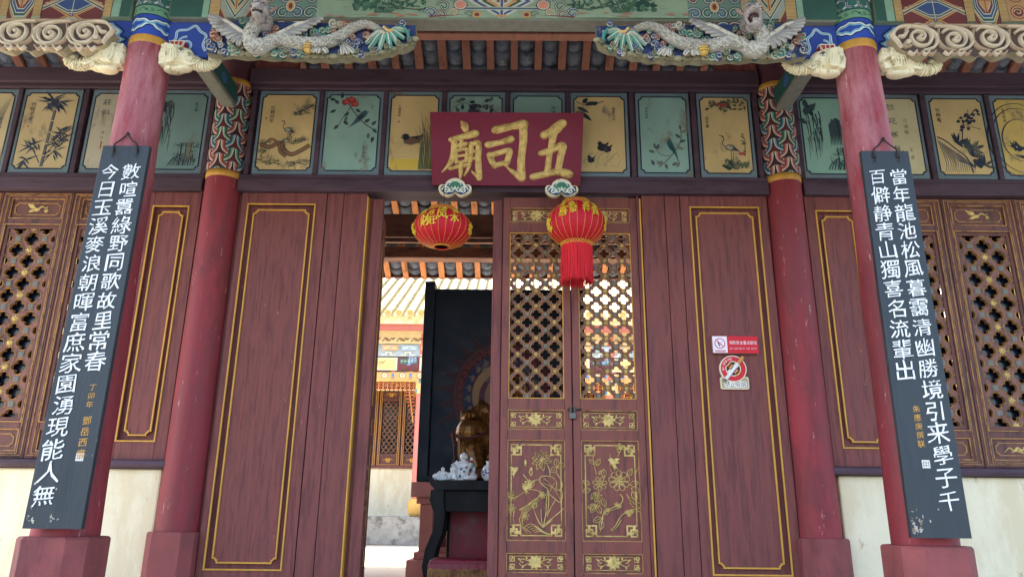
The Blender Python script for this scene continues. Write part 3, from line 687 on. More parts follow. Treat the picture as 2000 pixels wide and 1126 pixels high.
def lotus_art(A, u, v, z0):
    # crop of the photograph read as pixels: (x, y) -> panel
    X = lambda x, y: (u+(x-290)*.001105, z0+.614-(y-255)*.000911)
    S = lambda P, w=.0054, **k: A.stroke([X(*p) for p in P], w, None, 5, **k)
    for a in (60, 95, 130, 165, 30, 200, 240, 280, -5): outline_leaf(A, *X(322, 395), R_(a), .065, .030, .0038)
    S([(340, 395), (365, 450), (370, 510)]); S([(400, 470), (430, 520), (440, 570), (425, 590)])
    for a in (20, 100, 215): outline_leaf(A, *X(412, 440), R_(a), .055, .03, .0038)
    S([(312, 510), (340, 500), (385, 510), (408, 545), (405, 590), (438, 600), (440, 640), (425, 675), (395, 650), (365, 620), (352, 585), (325, 560), (310, 535), (312, 510)])
    for p in ((335, 515), (400, 540), (410, 600), (430, 660), (365, 610), (325, 550)): S([(378, 570), ((378+p[0])/2+4, (570+p[1])/2), p], .003)
    S([(355, 600), (348, 680), (345, 750), (330, 840)]); S([(362, 620), (360, 700), (350, 760)]); S([(400, 660), (370, 720), (352, 770)])
    for p, q in (((328, 840), (290, 770)), ((328, 840), (318, 720)), ((328, 840), (390, 790)), ((330, 830), (450, 715)), ((335, 835), (445, 720)), ((325, 840), (275, 720)), ((330, 845), (370, 800))):
        S([p, ((p[0]+q[0])/2-4, (p[1]+q[1])/2+3), q], .004)
    outline_leaf(A, *X(270, 715), R_(50), .04, .025)
    S([(130, 640), (170, 650), (215, 615), (262, 592), (318, 610), (305, 640), (250, 690), (190, 730)], .005)
    for k in range(5): S([(195+k*8, 735+k*5), (240+k*8, 695+k*3), (285+k*6, 650+k*2)], .0035)
    S([(250, 590), (245, 540), (215, 490)]); S([(255, 590), (262, 540), (310, 525)])
    for a in (60, 95, 125, 150): outline_leaf(A, *X(255, 585), R_(a), .055, .018)
    outline_leaf(A, *X(262, 500), R_(95), .045, .02); A.ell(*X(228, 415), .009, .024, None, n=12); A.ell(*X(262, 455), .008, .012, None, n=10)
    bird(A, *X(180, 470), .045, -1); bird(A, *X(215, 590), .04, 1)
    for c, r in (((150, 640), .03), ((150, 720), .026), ((225, 770), .026), ((325, 630), .02)): outline_flower(A, *X(*c), r, 6, .0036)
    S([(165, 740), (160, 790), (165, 815)]); S([(195, 780), (205, 830), (240, 880)], .005); S([(210, 790), (220, 840), (262, 880)])
    for k in range(5):
        S([(225+k*14, 840+k*9), (262+k*12, 820+k*12), (310+k*10, 850+k*9), (345+k*10, 885)], .004)
def peony_art(A, u, v, z0):
    X = lambda x, y: (u+(x-770)*.001105, z0+.614-(y-258)*.000911)
    S = lambda P, w=.0054, **k: A.stroke([X(*p) for p in P], w, None, 5, **k)
    outline_flower(A, *X(820, 530), .062, 9, .0045); outline_flower(A, *X(820, 530), .036, 6, .004)
    outline_flower(A, *X(708, 552), .042, 7, .0042); outline_flower(A, *X(690, 640), .03, 6, .004)
    for c, a, l in (((880, 560), 20, .06), ((885, 580), -20, .065), ((890, 600), -60, .06), ((870, 500), 60, .055), ((735, 510), 95, .055), ((650, 560), 150, .05), ((655, 590), 195, .055), ((680, 610), 240, .05),
                    ((700, 660), 250, .06), ((720, 650), 290, .055), ((690, 700), 190, .06), ((680, 690), 240, .06), ((712, 750), 120, .06), ((715, 780), 200, .06), ((720, 800), 250, .055), ((690, 430), 60, .05), ((680, 420), 140, .045), ((705, 490), 60, .03), ((730, 760), 60, .05)):
        outline_leaf(A, *X(*c), R_(a), l, l*.5, .004)
    S([(715, 800), (725, 750), (770, 715), (820, 690), (838, 650), (820, 620)], .006); S([(705, 870), (712, 820), (725, 770)], .005); S([(735, 740), (780, 725), (830, 705)], .004)
    S([(760, 860), (790, 830), (815, 780), (850, 740), (900, 720), (940, 745)], .005); S([(770, 865), (800, 835), (825, 790)], .004)
    S([(860, 620), (880, 660), (920, 700), (950, 740)], .005); S([(880, 640), (910, 665), (945, 690)], .004); S([(865, 640), (890, 700), (940, 720)], .004)
    for c in ((870, 755), (885, 735), (860, 740), (800, 690), (815, 700)): outline_flower(A, *X(*c), .014, 5, .003)
    S([(690, 490), (680, 440), (672, 380), (680, 345)], .004); S([(775, 470), (768, 430), (772, 350)], .003)
    S([(815, 370), (830, 330), (850, 295)], .004)
    for a in (20, 100, 160, 230): outline_leaf(A, *X(832, 310), R_(a), .032, .022, .0036)
    bird(A, *X(770, 415), .058, 1)
    S([(915, 480), (935, 435)], .004)
lf1 = door_leaf(-.102, "closed carved door leaf left of the red tassel, gilt lotus and pond relief", lotus_art)
lf2 = door_leaf(.370, "closed carved door leaf behind the red tassel, gilt peony and bird relief", peony_art)
dup(lf1, (-1.018, 4.90, 1.165), "opened door leaf seen edge on along the left side of the doorway", R_(92))
dup(lf2, (-.100, 5.37, 1.165), "opened door leaf seen edge on along the right side of the doorway", R_(-91))
m = MB()
# pivot posts with small notched ends
m.box(-1.03, -.953, 4.862, 4.90, 1.2, 3.74); m.build("pivot_post", M_door, ft, bevel=.006)
m = MB(); m.box(-.172, -.106, 4.866, 4.90, 1.2, 3.74); m.build("pivot_post", M_door, ft, bevel=.006)
# padlock
t = thing("padlock", "small steel padlock hanging between the two carved leaves", "padlock", (.366, 4.83, 2.22))
m = MB(); m.tube([(.366-.014+.028*k/8*1, 4.838, 2.262+.018*math.sin(math.pi*k/8)) for k in range(9)], .0035, 8); m.tube([(.352, 4.838, 2.263), (.352, 4.838, 2.238)], .0035, 8); m.tube([(.38, 4.838, 2.263), (.38, 4.838, 2.238)], .0035, 8); m.build("shackle", M_steel, t)
m = MB(); m.box(.343, .389, 4.828, 4.848, 2.197, 2.24); m.build("body", M_steel, t, bevel=.005)
m = MB(); m.box(.335, .35, 4.842, 4.852, 2.25, 2.268); m.box(.385, .42, 4.842, 4.852, 2.252, 2.266); m.ell((.418, 4.838, 2.259), .007, None, 10); m.build("hasp", M_iron, t, bevel=.002)

# ------------------------------------------------------------------ lattice windows of the wings
def crane_relief(A, u, v, s):
    A.poly([(u-s*.2, v-.1*s), (u+s*.1, v-.22*s), (u+s*.4, v-.1*s), (u+s*.3, v+.12*s), (u, v+.15*s)], None)
    A.leaf(u-s*.05, v+.05*s, 2.5, s*.85, s*.34, None); A.leaf(u+s*.05, v-.05*s, -2.8, s*.6, s*.28, None); A.leaf(u, v+.05*s, 2.2, s*.6, s*.26, None)
    A.stroke([(u+s*.3, v), (u+s*.55, v+.25*s), (u+s*.85, v+.12*s), (u+s*1.1, v+.2*s)], .006, None, taper=(.012, .004))
    for a in range(0, 360, 60): A.leaf(u+s*1.0, v-.15*s, R_(a), s*.22, s*.12, None)
def ribbon_relief(A, u, v, s):
    A.stroke([(u-s, v-.2*s), (u-s*.6, v+.12*s), (u-s*.3, v-.12*s), (u, v+.1*s), (u+s*.35, v-.05*s), (u+s*.6, v+.22*s), (u+s*.8, v)], .012, None, taper=(.004, .016, .005))
    A.stroke([(u-s*.5, v-.25*s), (u-s*.1, v-.1*s), (u+s*.5, v-.25*s), (u+s*.9, v-.1*s)], .008, None, taper=(.004, .012, .004))
def window_leaf(x0, label):
    wd = .502; y = 4.865; z0, z1 = 1.918, 3.768
    t = thing("lattice_window", label, "lattice window", (x0, y, z0), "lattice windows of the two wings")
    rails = [(3.72, z1), (3.515, 3.565), (2.105, 2.155), (z0, 1.962)]
    frame_parts(t, wd, (z0, z1), rails, stile=.062, mat=M_frame)
    L, Rr = x0+.062, x0+wd-.062
    for i, (e, ws) in enumerate(((.016, .0055), (.046, .005))):
        m = MB(); trim_loop(m, [(x0+e, z0+.012+e*.4), (x0+wd-e, z0+.012+e*.4), (x0+wd-e, z1-.010-e*.4), (x0+e, z1-.010-e*.4)], ws, y-.0155, .005); m.build("gold_bead", M_trimleaf, t)
    inner_bead(t, L-.006, Rr+.006, 2.149, 3.521, y-.0155, .008, M_trimleaf)
    m = MB(); trim_loop(m, [(L+.012, 2.167), (Rr-.012, 2.167), (Rr-.012, 3.503), (L+.012, 3.503)], .024, y-.004, .004); m.build("inner_frame", M_frame, t)
    lattice(t, L+.022, Rr-.022, 2.178, 3.492, y+.004, .187, .165, -.02, -.078, r=.050)
    m = MB(); m.box(L, Rr, y+.05, y+.054, 2.155, 3.515); m.build("pane", M_glass, t)
    for a, b, nm in ((3.565, 3.72, "top_panel"), (1.962, 2.105, "foot_panel")):
        m = MB(); m.box(L-.001, Rr+.001, y+.002, y+.02, a-.001, b+.001); p = m.build(nm, M_frame, t)
        q = inner_bead(t, L+.004, Rr-.004, a+.004, b-.004, y-.006, .009, M_trimleaf); q.parent = p
        m = MB(); trim_loop(m, notch_rect(L+.03, Rr-.03, a+.033, b-.033, .018), .007, y+.0015, .005); q = m.build("gold_bead", M_trimleaf, t); q.parent = p
        g = MB(); A = Relief(g, facade(0, 0, y+.002), .006)
        (crane_relief if nm == "top_panel" else ribbon_relief)(A, (L+Rr)/2-.02, (a+b)/2, .085)
        q = g.build("gilt_relief", M_gilt, t); q.parent = p
    return t
w0 = window_leaf(-3.66, "leftmost full lattice window of the left wing, gilt crane on top")
dup(w0, (-3.154, 4.865, 1.918), "lattice window of the left wing mostly behind the hanging board")
dup(w0, (-4.166, 4.865, 1.918), "lattice window cut off by the left edge of the photo")
# the right wing mirrors the crane
w1 = dup(w0, (2.985, 4.865, 1.918), "full lattice window of the right wing, gilt crane on top")
dup(w0, (2.478, 4.865, 1.918), "lattice window of the right wing partly behind the hanging board")
dup(w0, (3.491, 4.865, 1.918), "lattice window cut off by the right edge of the photo")
# ------------------------------------------------------------------ hanging couplet boards
def couplet(xt, xb, label, right, left, small1, small2, rv0, small_side, seal_uv, sv):
    yt, yb, zt, zb = 3.51, 3.452, 3.437, 1.522
    t = thing("couplet_board", label, "hanging board", ((xt+xb)/2, 3.48, zb), "black couplet boards on the front columns")
    def pos(u, v, h):
        k = (zt-v)/(zt-zb); return (xt+(xb-xt)*k+u*(1+.07*k), yt+(yb-yt)*k-h, v)
    W = .1235; m = MB(); n = 10
    rings = []
    for i in range(n+1):
        v = zt+(zb-zt)*i/n; j = .0015*mnoise.noise((v*5, xt, 0)); rings.append([pos(-W+j, v, .0), pos(W+j, v, .0), pos(W+j, v, -.028), pos(-W+j, v, -.028)])
    m.loft(rings, None, True, False); m.build("board", M_board, t, bevel=.003)
    a = MB(); A = Art(a, pos, .0012)
    def bold(ch, u, v, s):
        rot = rnd.uniform(-.03, .03)
        for du, dv in ((0, 0), (.008, .003)): A.glyph(ch, u+du*s, v+dv*s, s, None, shear=.11, wob=.05, brush=.034, rot=rot)
    for i, ch in enumerate(right): bold(ch, .052+rnd.uniform(-.003, .003), rv0-i*.1005, .099*rnd.uniform(.93, 1.06))
    for i, ch in enumerate(left): bold(ch, -.058+rnd.uniform(-.003, .003), rv0-.003-i*.1012, .099*rnd.uniform(.93, 1.06))
    a.build("inscription", M_letter, t)
    a = MB(); A = Art(a, pos, .0012); A.text(small1, small_side, sv, .034, None, .04, shear=.08)
    if small2: A.text(small2, small_side+.002, sv-.155, .042, None, .05, shear=.08)
    a.build("signature", M_trim, t)
    a = MB(); A = Art(a, pos, .0012); u, v = seal_uv
    A.rect(u-.017, u+.017, v-.018, v+.018, (214, 210, 196))
    for k in range(3): A.line([(u-.011+.011*k, v-.013), (u-.011+.011*k, v+.013)], .003, (120, 116, 110))
    A.line([(u-.013, v+.006), (u+.013, v+.006)], .003, (120, 116, 110)); A.line([(u-.013, v-.006), (u+.006, v-.006)], .003, (120, 116, 110))
    a.build("seal", M_sign, t)
    a = MB(); A = Art(a, pos, .0014)
    for k in range(34 if xt > 0 else 16):
        cu = -.118+abs(rnd.gauss(0, .03)) if xt > 0 else rnd.choice([rnd.uniform(-.115, -.08), rnd.uniform(-.02, .05)]); cv = zb+.012+abs(rnd.gauss(0, .055)) if xt > 0 else rnd.choice([zb+.03+rnd.random()*.03, 1.66+rnd.gauss(0, .03)])
        A.ell(cu, cv, rnd.uniform(.0015, .006), rnd.uniform(.0015, .010), rnd.choice([(176, 168, 150), (150, 146, 136), (120, 104, 84)]), rnd.random()*3, 8, .45)
    a.build("paint_chips", M_sign, t)
    m = MB(); xk = (xt+(-2.1 if xt < 0 else 1.9))/2+.012
    for s in (-1, 1):
        e = pos(s*.062, zt-.03, .006); P = [(xk, 3.516, zt+.072), (xk+s*.03, 3.512, zt+.035), (e[0]-s*.004, 3.503, zt+.006), e]
        m.tube([tuple(p) for p in smooth_path(P, 5)], .0042, 6); m.ell((e[0], e[1]+.002, e[2]), (.010, .006, .014), None, 8)
        m.tube([(e[0], e[1]-.002, e[2]+.02), (e[0]+.006, e[1]-.004, e[2]-.02), (e[0]-.002, e[1]-.002, e[2]-.035)], .003, 5)
    m.ell((xk, 3.516, zt+.075), (.008, .012, .008), None, 8); m.build("hanging_wire", M_iron, t)
    return t
couplet(-2.063, -2.057, "black couplet board on the left front column, white characters above a green-scarred shaft", "數喧囂綠野同歌故里常春", "今日玉溪麥浪朝暉富庶家園湧現能人無", "丁卯年", "鄧岳西書", 3.287, .062, (.062, 1.835), 2.155)
couplet(1.915, 1.878, "black couplet board on the right front column, chipped paint at its lower corner", "當年龍池松風暮靄清幽勝境引来學子千", "百僻静青山獨喜名流輩出", "朱應庚撰联", "", 3.287, -.030, (-.022, 1.84), 2.09)

# ------------------------------------------------------------------ name plaque over the door
t = thing("name_plaque", "crimson plaque with three raised gold characters above the doorway", "plaque", (-.085, 4.70, 3.80))
def pl(u, v, h):      # u across (m), v up the board
    k = v/.50; W = 1.0+.03*k
    return (-.082+u*W, 4.752-.165*k-h*.95, 3.80+.478*k-h*.3)
m = MB()
m.loft([[pl(-.519, v, .0), pl(.519, v, .0), pl(.519, v, -.04), pl(-.519, v, -.04)] for v in (0, .25, .5)], None, True, False); m.build("board", M_plaque, t, bevel=.004)
CH = {"廟": [("T", [(283, 676), (298, 695), (306, 716)], (10, 30, 26)), ([(222, 770), (280, 756), (362, 736)], (20, 22, 30)), ([(240, 768), (240, 810), (232, 860), (205, 905), (168, 940)], (24, 26, 5)),
             ([(250, 802), (308, 790)], (15, 18)), ([(281, 772), (276, 810)], (16, 14)), ([(252, 826), (250, 890)], (14, 14)), ([(252, 828), (310, 818), (306, 882)], (14, 16, 16)), ([(254, 856), (302, 850)], (11, 11)), ([(252, 888), (304, 880)], (12, 12)),
             ([(214, 922), (270, 908), (318, 902)], (14, 15, 18)), ([(278, 892), (275, 930), (272, 972)], (18, 18, 10)),
             ([(336, 790), (332, 860), (318, 920), (294, 960)], (20, 18, 6)), ([(336, 796), (376, 786), (374, 870), (380, 972)], (16, 24, 26)), ([(380, 970), (362, 955), (338, 936)], (26, 6)), ([(340, 832), (370, 828)], (12, 12)), ([(338, 868), (370, 864)], (12, 12))],
      "司": [([(474, 716), (560, 698), (632, 684)], (34, 26, 36)), ([(628, 684), (628, 780), (618, 880), (622, 968)], (34, 28, 34)), ([(624, 966), (585, 945), (540, 914)], (34, 8)), ([(428, 796), (500, 782), (562, 764)], (26, 20, 28)),
             ([(440, 848), (452, 880), (470, 908)], (26, 22)), ([(444, 850), (500, 834), (552, 824), (546, 860), (534, 898)], (20, 22, 24)), ([(466, 902), (536, 888)], (22, 20))],
      "五": [([(746, 742), (772, 728), (800, 706), (846, 680)], (34, 26, 36)), ([(800, 715), (790, 780), (776, 860), (768, 948)], (34, 22, 26)), ([(728, 838), (790, 820), (852, 796), (842, 850), (826, 940)], (22, 28, 26)), ([(684, 962), (760, 946), (830, 934), (892, 948)], (26, 24, 36)), ([(776, 742), (830, 706)], (26, 26))]}
for ch, strokes in CH.items():
    g = MB(); A = Relief(g, pl, .014)
    for s in strokes:
        if len(s) == 3: _, P, tp = s
        else: P, tp = s
        Q = [((x-535)/858*1.046, .5*(1-(y-625)/383)) for x, y in P]; tp = tuple(q*.0018 for q in tp)
        A.stroke(Q, .02, None, 6, taper=tp)
        A.ell(Q[0][0], Q[0][1], tp[0]*.5, tp[0]*.47, None, n=12); A.ell(Q[-1][0], Q[-1][1], tp[-1]*.48, tp[-1]*.45, None, n=12)
    g.build("character", M_gilt, t)
def cloud_bracket(cx, label):
    b = thing("cloud_bracket", label, "bracket", (cx, 4.70, 3.70), "cloud brackets under the plaque")
    P = [(-.108, .045), (-.112, .07), (-.095, .09), (-.07, .088), (-.06, .11), (-.03, .132), (0, .138), (.03, .132), (.06, .11), (.07, .088), (.095, .09), (.112, .07), (.108, .045), (.085, .022), (.05, .008), (.02, .018), (0, .036), (-.02, .018), (-.05, .008), (-.085, .022)]
    P = [(x, z-.02) for x, z in smooth_path(P, 3, True)]
    m = MB(); m.prism([(cx+x, 3.685+z) for x, z in P], 4.645, 4.682); m.build("cloud_plate", M_cream, b, bevel=.005)
    m = MB(); m.box(cx-.03, cx+.03, 4.683, 4.80, 3.74, 3.79); m.build("peg", M_beam, b, bevel=.004)
    a = MB(); A = Art(a, facade(cx, 3.665, 4.645)); Y = .002
    A.poly([(x*.88, z*.84+.024) for x, z in P], (38, 62, 96)); A.poly([(x*.62, z*.66+.042) for x, z in P], (214, 220, 210)); A.poly([(x*.55, z*.58+.046) for x, z in P], (64, 122, 96))
    for s in (-1, 1):
        A.spiral(s*.06, .048, .03, .009, (222, 222, 208), 1.3, 0 if s > 0 else math.pi, s); A.spiral(s*.028, .05, .02, .007, (222, 222, 208), 1.1, math.pi/2, s)
    A.stroke([(-.085, .062), (-.05, .10), (0, .118), (.05, .10), (.085, .062)], .008, (222, 222, 208), 5)
    A.leaf(0, .05, math.pi/2, .03, .016, (222, 222, 208)); a.build("painted_face", M_paint, b); return b
cloud_bracket(-.43, "blue and white cloud bracket under the left end of the crimson plaque")
cloud_bracket(.298, "blue and white cloud bracket under the right end of the crimson plaque")

# ------------------------------------------------------------------ warning signs
t = thing("fire_sign", "red and white rectangular fire safety sign on the right plank door", "sign", (1.45, 4.835, 2.635))
m = MB(); m.box(1.297, 1.60, 4.822, 4.852, 2.636, 2.752); m.build("board", M_grey, t, bevel=.002)
a = MB(); A = Art(a, facade(1.297, 2.636, 4.822), .001)
A.rect(0, .303, .0, .116, (206, 30, 44)); A.rect(.002, .098, .003, .114, (232, 226, 234)); 
A.ell(.05, .066, .036, .036, (200, 36, 44), n=28); A.ell(.05, .066, .030, .030, (232, 226, 234), n=28)
A.line([(.04, .05), (.066, .078)], .006, (190, 190, 196)); A.poly([(.036, .075), (.04, .082), (.044, .074), (.046, .06), (.053, .05), (.047, .048), (.04, .056), (.036, .066)], (40, 36, 44)); A.line([(.044, .052), (.05, .046)], .004, (40, 36, 44))
A.line([(.026, .09), (.074, .042)], .006, (200, 36, 44)); A.rect(.016, .084, .008, .02, (190, 60, 60))
for k in range(7): A.rect(.02+k*.009, .026+k*.009, .011, .017, (226, 200, 196))
for i, ch in enumerate("消防安全重点部位"): A.glyph(ch, .122+i*.0232, .072, .0265, (240, 236, 236), shear=0, wob=0, sx=.86)
for i, ch in enumerate("KEY LOCATION OF FIRE SAFETY"):
    if ch != ' ': A.glyph(ch, .116+i*.0066, .032, .018, (236, 214, 214), shear=0, wob=0, sx=.52)
a.build("printed_face", M_sign, t)

t = thing("smoking_sign", "round red no smoking sign with cigarette on a beige name plate", "sign", (1.43, 4.835, 2.40))
cx, cz = 1.424, 2.534
def circ(r, n=40, a0=0): return [(cx+r*math.cos(a0+2*math.pi*k/n), cz+r*math.sin(a0+2*math.pi*k/n)) for k in range(n)]
def rrect(x0, x1, z0, z1, r, n=5):
    P = []
    for qx, qz, a in ((x1-r, z0+r, -90), (x1-r, z1-r, 0), (x0+r, z1-r, 90), (x0+r, z0+r, 180)):
        P += [(qx+r*math.cos(R_(a+90*k/n)), qz+r*math.sin(R_(a+90*k/n))) for k in range(n+1)]
    return P
m = MB(); m.prism(rrect(1.337, 1.522, 2.40, 2.482, .014), 4.834, 4.851, (232, 222, 190)); m.build("name_plate", M_sign, t, bevel=.002)
m = MB(); m.prism(circ(.088), 4.828, 4.851, (236, 226, 196)); m.build("disc", M_sign, t, bevel=.002)
a = MB(); A = Art(a, lambda u, v, h: (u, 4.834-h, v), .001)
A.poly(rrect(1.343, 1.516, 2.406, 2.476, .011), (176, 160, 118)); A.poly(rrect(1.362, 1.506, 2.412, 2.452, .008), (238, 232, 222))
for i, ch in enumerate("禁止吸烟"): A.glyph(ch, 1.381+i*.0345, 2.432, .037, (50, 40, 40), shear=0, wob=0)
A.f = lambda u, v, h: (u, 4.828-h, v)
A.poly(circ(.082), (204, 36, 46)); A.poly(circ(.05), (238, 228, 200)); A.poly(circ(.045), (40, 30, 32))
for k in range(4):
    aa = R_(90*k+0); A.line([(cx, cz), (cx+.046*math.cos(aa+.785), cz+.046*math.sin(aa+.785))], .03, (238, 228, 200))
dx, dz = .7071, -.7071
A.line([(cx-.055*dx, cz-.055*dz), (cx+.06*dx, cz+.06*dz)], .034, (206, 40, 48)); A.line([(cx-.053*dx, cz-.053*dz), (cx+.058*dx, cz+.058*dz)], .024, (30, 24, 24))
for k in range(5):
    s = -.042+k*.022; A.line([(cx+s*dx-.008, cz+s*dz-.010), (cx+s*dx+.010, cz+s*dz+.008)], .010, (224, 176, 92))
import itertools
for i, ch in enumerate("NO SMOKING"):
    if ch == ' ': continue
    aa = R_(186-i*9.6); gv, gf = GL[ch]; c, q = math.cos(aa-math.pi/2), math.sin(aa-math.pi/2); A.h += A.dh
    a.add([A.f(cx+.066*math.cos(aa)+(x*.7*c-y*q)*.022, cz+.066*math.sin(aa)+(x*.7*q+y*c)*.022, A.h) for x, y in gv], gf, (240, 226, 220))
a.build("printed_face", M_sign, t)
m = MB(); P = lambda s: (cx+.02+s*.62, 4.822, cz+.012+s*.78)
P = lambda s: (cx-.001+s*.64, 4.821, cz-.006+s*.77)
m.tube([P(-.085), P(.05)], .0115, 12, (228, 230, 228)); m.tube([P(.05), P(.108)], .0118, 12, (200, 140, 74)); m.tube([P(-.102), P(-.085)], [.009, .0115], 12, (120, 116, 112)); m.build("cigarette", M_sign, t)

# ------------------------------------------------------------------ lanterns
def lantern(cx, cz, a, c, tassel, words, label, ztop):
    cy = 4.615
    t = thing("lantern", label, "lantern", (cx, cy, cz-c), "red silk lanterns over the doorway")
    N = 96; ribs = 24; m = MB(); rings = []; nr = 28; lat0, lat1 = R_(-77 if not tassel else -62), R_(66)
    rot = .09
    def surf(lon, lat, h=0):
        sc_ = 1-.018*abs(math.cos(lon*ribs/2))**6
        rr = (a+h)*math.cos(lat)**.92*sc_
        return (cx+rr*math.sin(lon+rot), cy-rr*math.cos(lon+rot), cz+(c+h)*math.sin(lat))
    for i in range(nr+1):
        lat = lat0+(lat1-lat0)*i/nr; rings.append([surf(2*math.pi*k/N, lat) for k in range(N)])
    m.loft(rings, None, False, True); m.build("silk_shade", M_lamp, t)
    m = MB()
    for k in range(ribs):
        lon = 2*math.pi*(k+.5)/ribs
        lon = 2*math.pi*k/ribs+math.pi/ribs
        m.tube([surf(lon, lat0+(lat1-lat0)*j/18, .0005) for j in range(19)], .0009, 5)
    m.build("gold_wire", M_lgold, t)
    rb = a*math.cos(lat0)**.92; zb = cz+c*math.sin(lat0); rt = a*math.cos(lat1)**.92; zt = cz+c*math.sin(lat1)
    for r, z, d, nm in ((rt, zt, .026, "top_collar"), (rb, zb, -.03 if tassel else -.006, "bottom_collar")):
        m = MB(); m.lathe([(r+.004, z-.004), (r+.007, z), (r+.006, z+d*.5), (r+.003, z+d), (r-.006, z+d), (r-.008, z)], cx, cy, 40, None, True, False); m.build(nm, M_lamp, t); m = MB()
        for k in range(36):
            q = 2*math.pi*k/36
            for s in (1, -1): m.tube([(cx+(r+.008)*math.sin(q), cy-(r+.008)*math.cos(q), z), (cx+(r+.006)*math.sin(q+s*.17), cy-(r+.006)*math.cos(q+s*.17), z+d*.95)], .0014, 4)
        m.build("collar_braid", M_lgold, t)
    g = MB(); A = Art(g, surf, .0045)
    for ch, lon, lat, sz in words:
        gv, gf = GL[ch]; sz = sz*.88; kx = sz/(a*math.cos(lat)); ky = sz/c/.9
        for du, dv in ((-.018, 0), (.018, .006)):
            A.h += A.dh; g.add([surf(lon+(x+du+.03*mnoise.noise((x*4, y*4, lon)))*kx, lat+(y+dv+.1*x)*ky, A.h) for x, y in gv], gf)
    for lon0, la in ((1.25, -.12), (-1.3, -.2), (2.6, 0), (-2.6, .1)):
        for k in range(7):
            A.h += A.dh; P = []
            for j in range(12):
                q = 2*math.pi*j/12; P.append((lon0+(.10*math.cos(k*.9)*(k > 0)+.07*math.cos(q))*1.2, la+.22*math.sin(k*.9)*(k > 0)+.09*math.sin(q)))
            g.add([surf(u, v, A.h) for u, v in P], [list(range(12))])
    ob = g.build("gold_lettering", M_lgold, t)
    md = ob.modifiers.new("thickness", 'SOLIDIFY'); md.thickness = .003; md.offset = 1
    m = MB(); m.tube([(cx, cy, zt-.02), (cx+.004, cy, (zt+ztop)/2), (cx, cy, ztop)], .0028, 6)
    m.tube([(cx-rt, cy, zt+.02), (cx, cy, zt+.06), (cx+rt, cy, zt+.02)], .002, 5); m.build("cord", M_iron, t)
    m = MB(); m.lathe([(rb*.9, zb+.01), (rb*.9, zb+.03), (.001, zb+.03)], cx, cy, 24); m.build("inner_ring", M_black, t)
    if tassel:
        m = MB(); n = 230
        for k in range(n):
            q = 2*math.pi*k/n+rnd.uniform(-.02, .02); r0 = rb+.002; L = .262+rnd.uniform(-.022, .012); fl = rnd.uniform(.0, .006)
            P = [(cx+(r0+fl*s+.0025*math.sin(s*5+k*1.7))*math.sin(q+.02*math.sin(s*4+k)), cy-(r0+fl*s)*math.cos(q+.02*math.sin(s*4+k)), zb-.012-L*s) for s in (0, .25, .5, .75, 1)]
            m.tube(P, [.0030, .0030, .0028, .0028, .0022], 5)
        m.build("tassel", M_tass, t)
    return t
lantern(-.502, 3.417, .196, .128, False, [("順", .02, .74, .058), ("风", -.02, .22, .088), ("水", .42, .10, .07), ("順", .52, .56, .05), ("財", -.62, -.02, .085), ("旺", -.36, .34, .045), ("旺", -.33, -.10, .06), ("帆", -.72, .5, .05), ("一", .25, .14, .03)],
        "smaller red lantern without tassel hanging in the open doorway", 3.735)
lantern(.390, 3.456, .195, .150, True, [("多", -.33, .52, .062), ("喜", -.62, .20, .082), ("發", -.26, .24, .062), ("吉", .22, .56, .05), ("祥", .18, .28, .062), ("貴", .52, .24, .072), ("招", -.7, .6, .04), ("進", .62, .62, .045)],
        "red lantern with long red tassel hanging before the carved doors", 3.735)

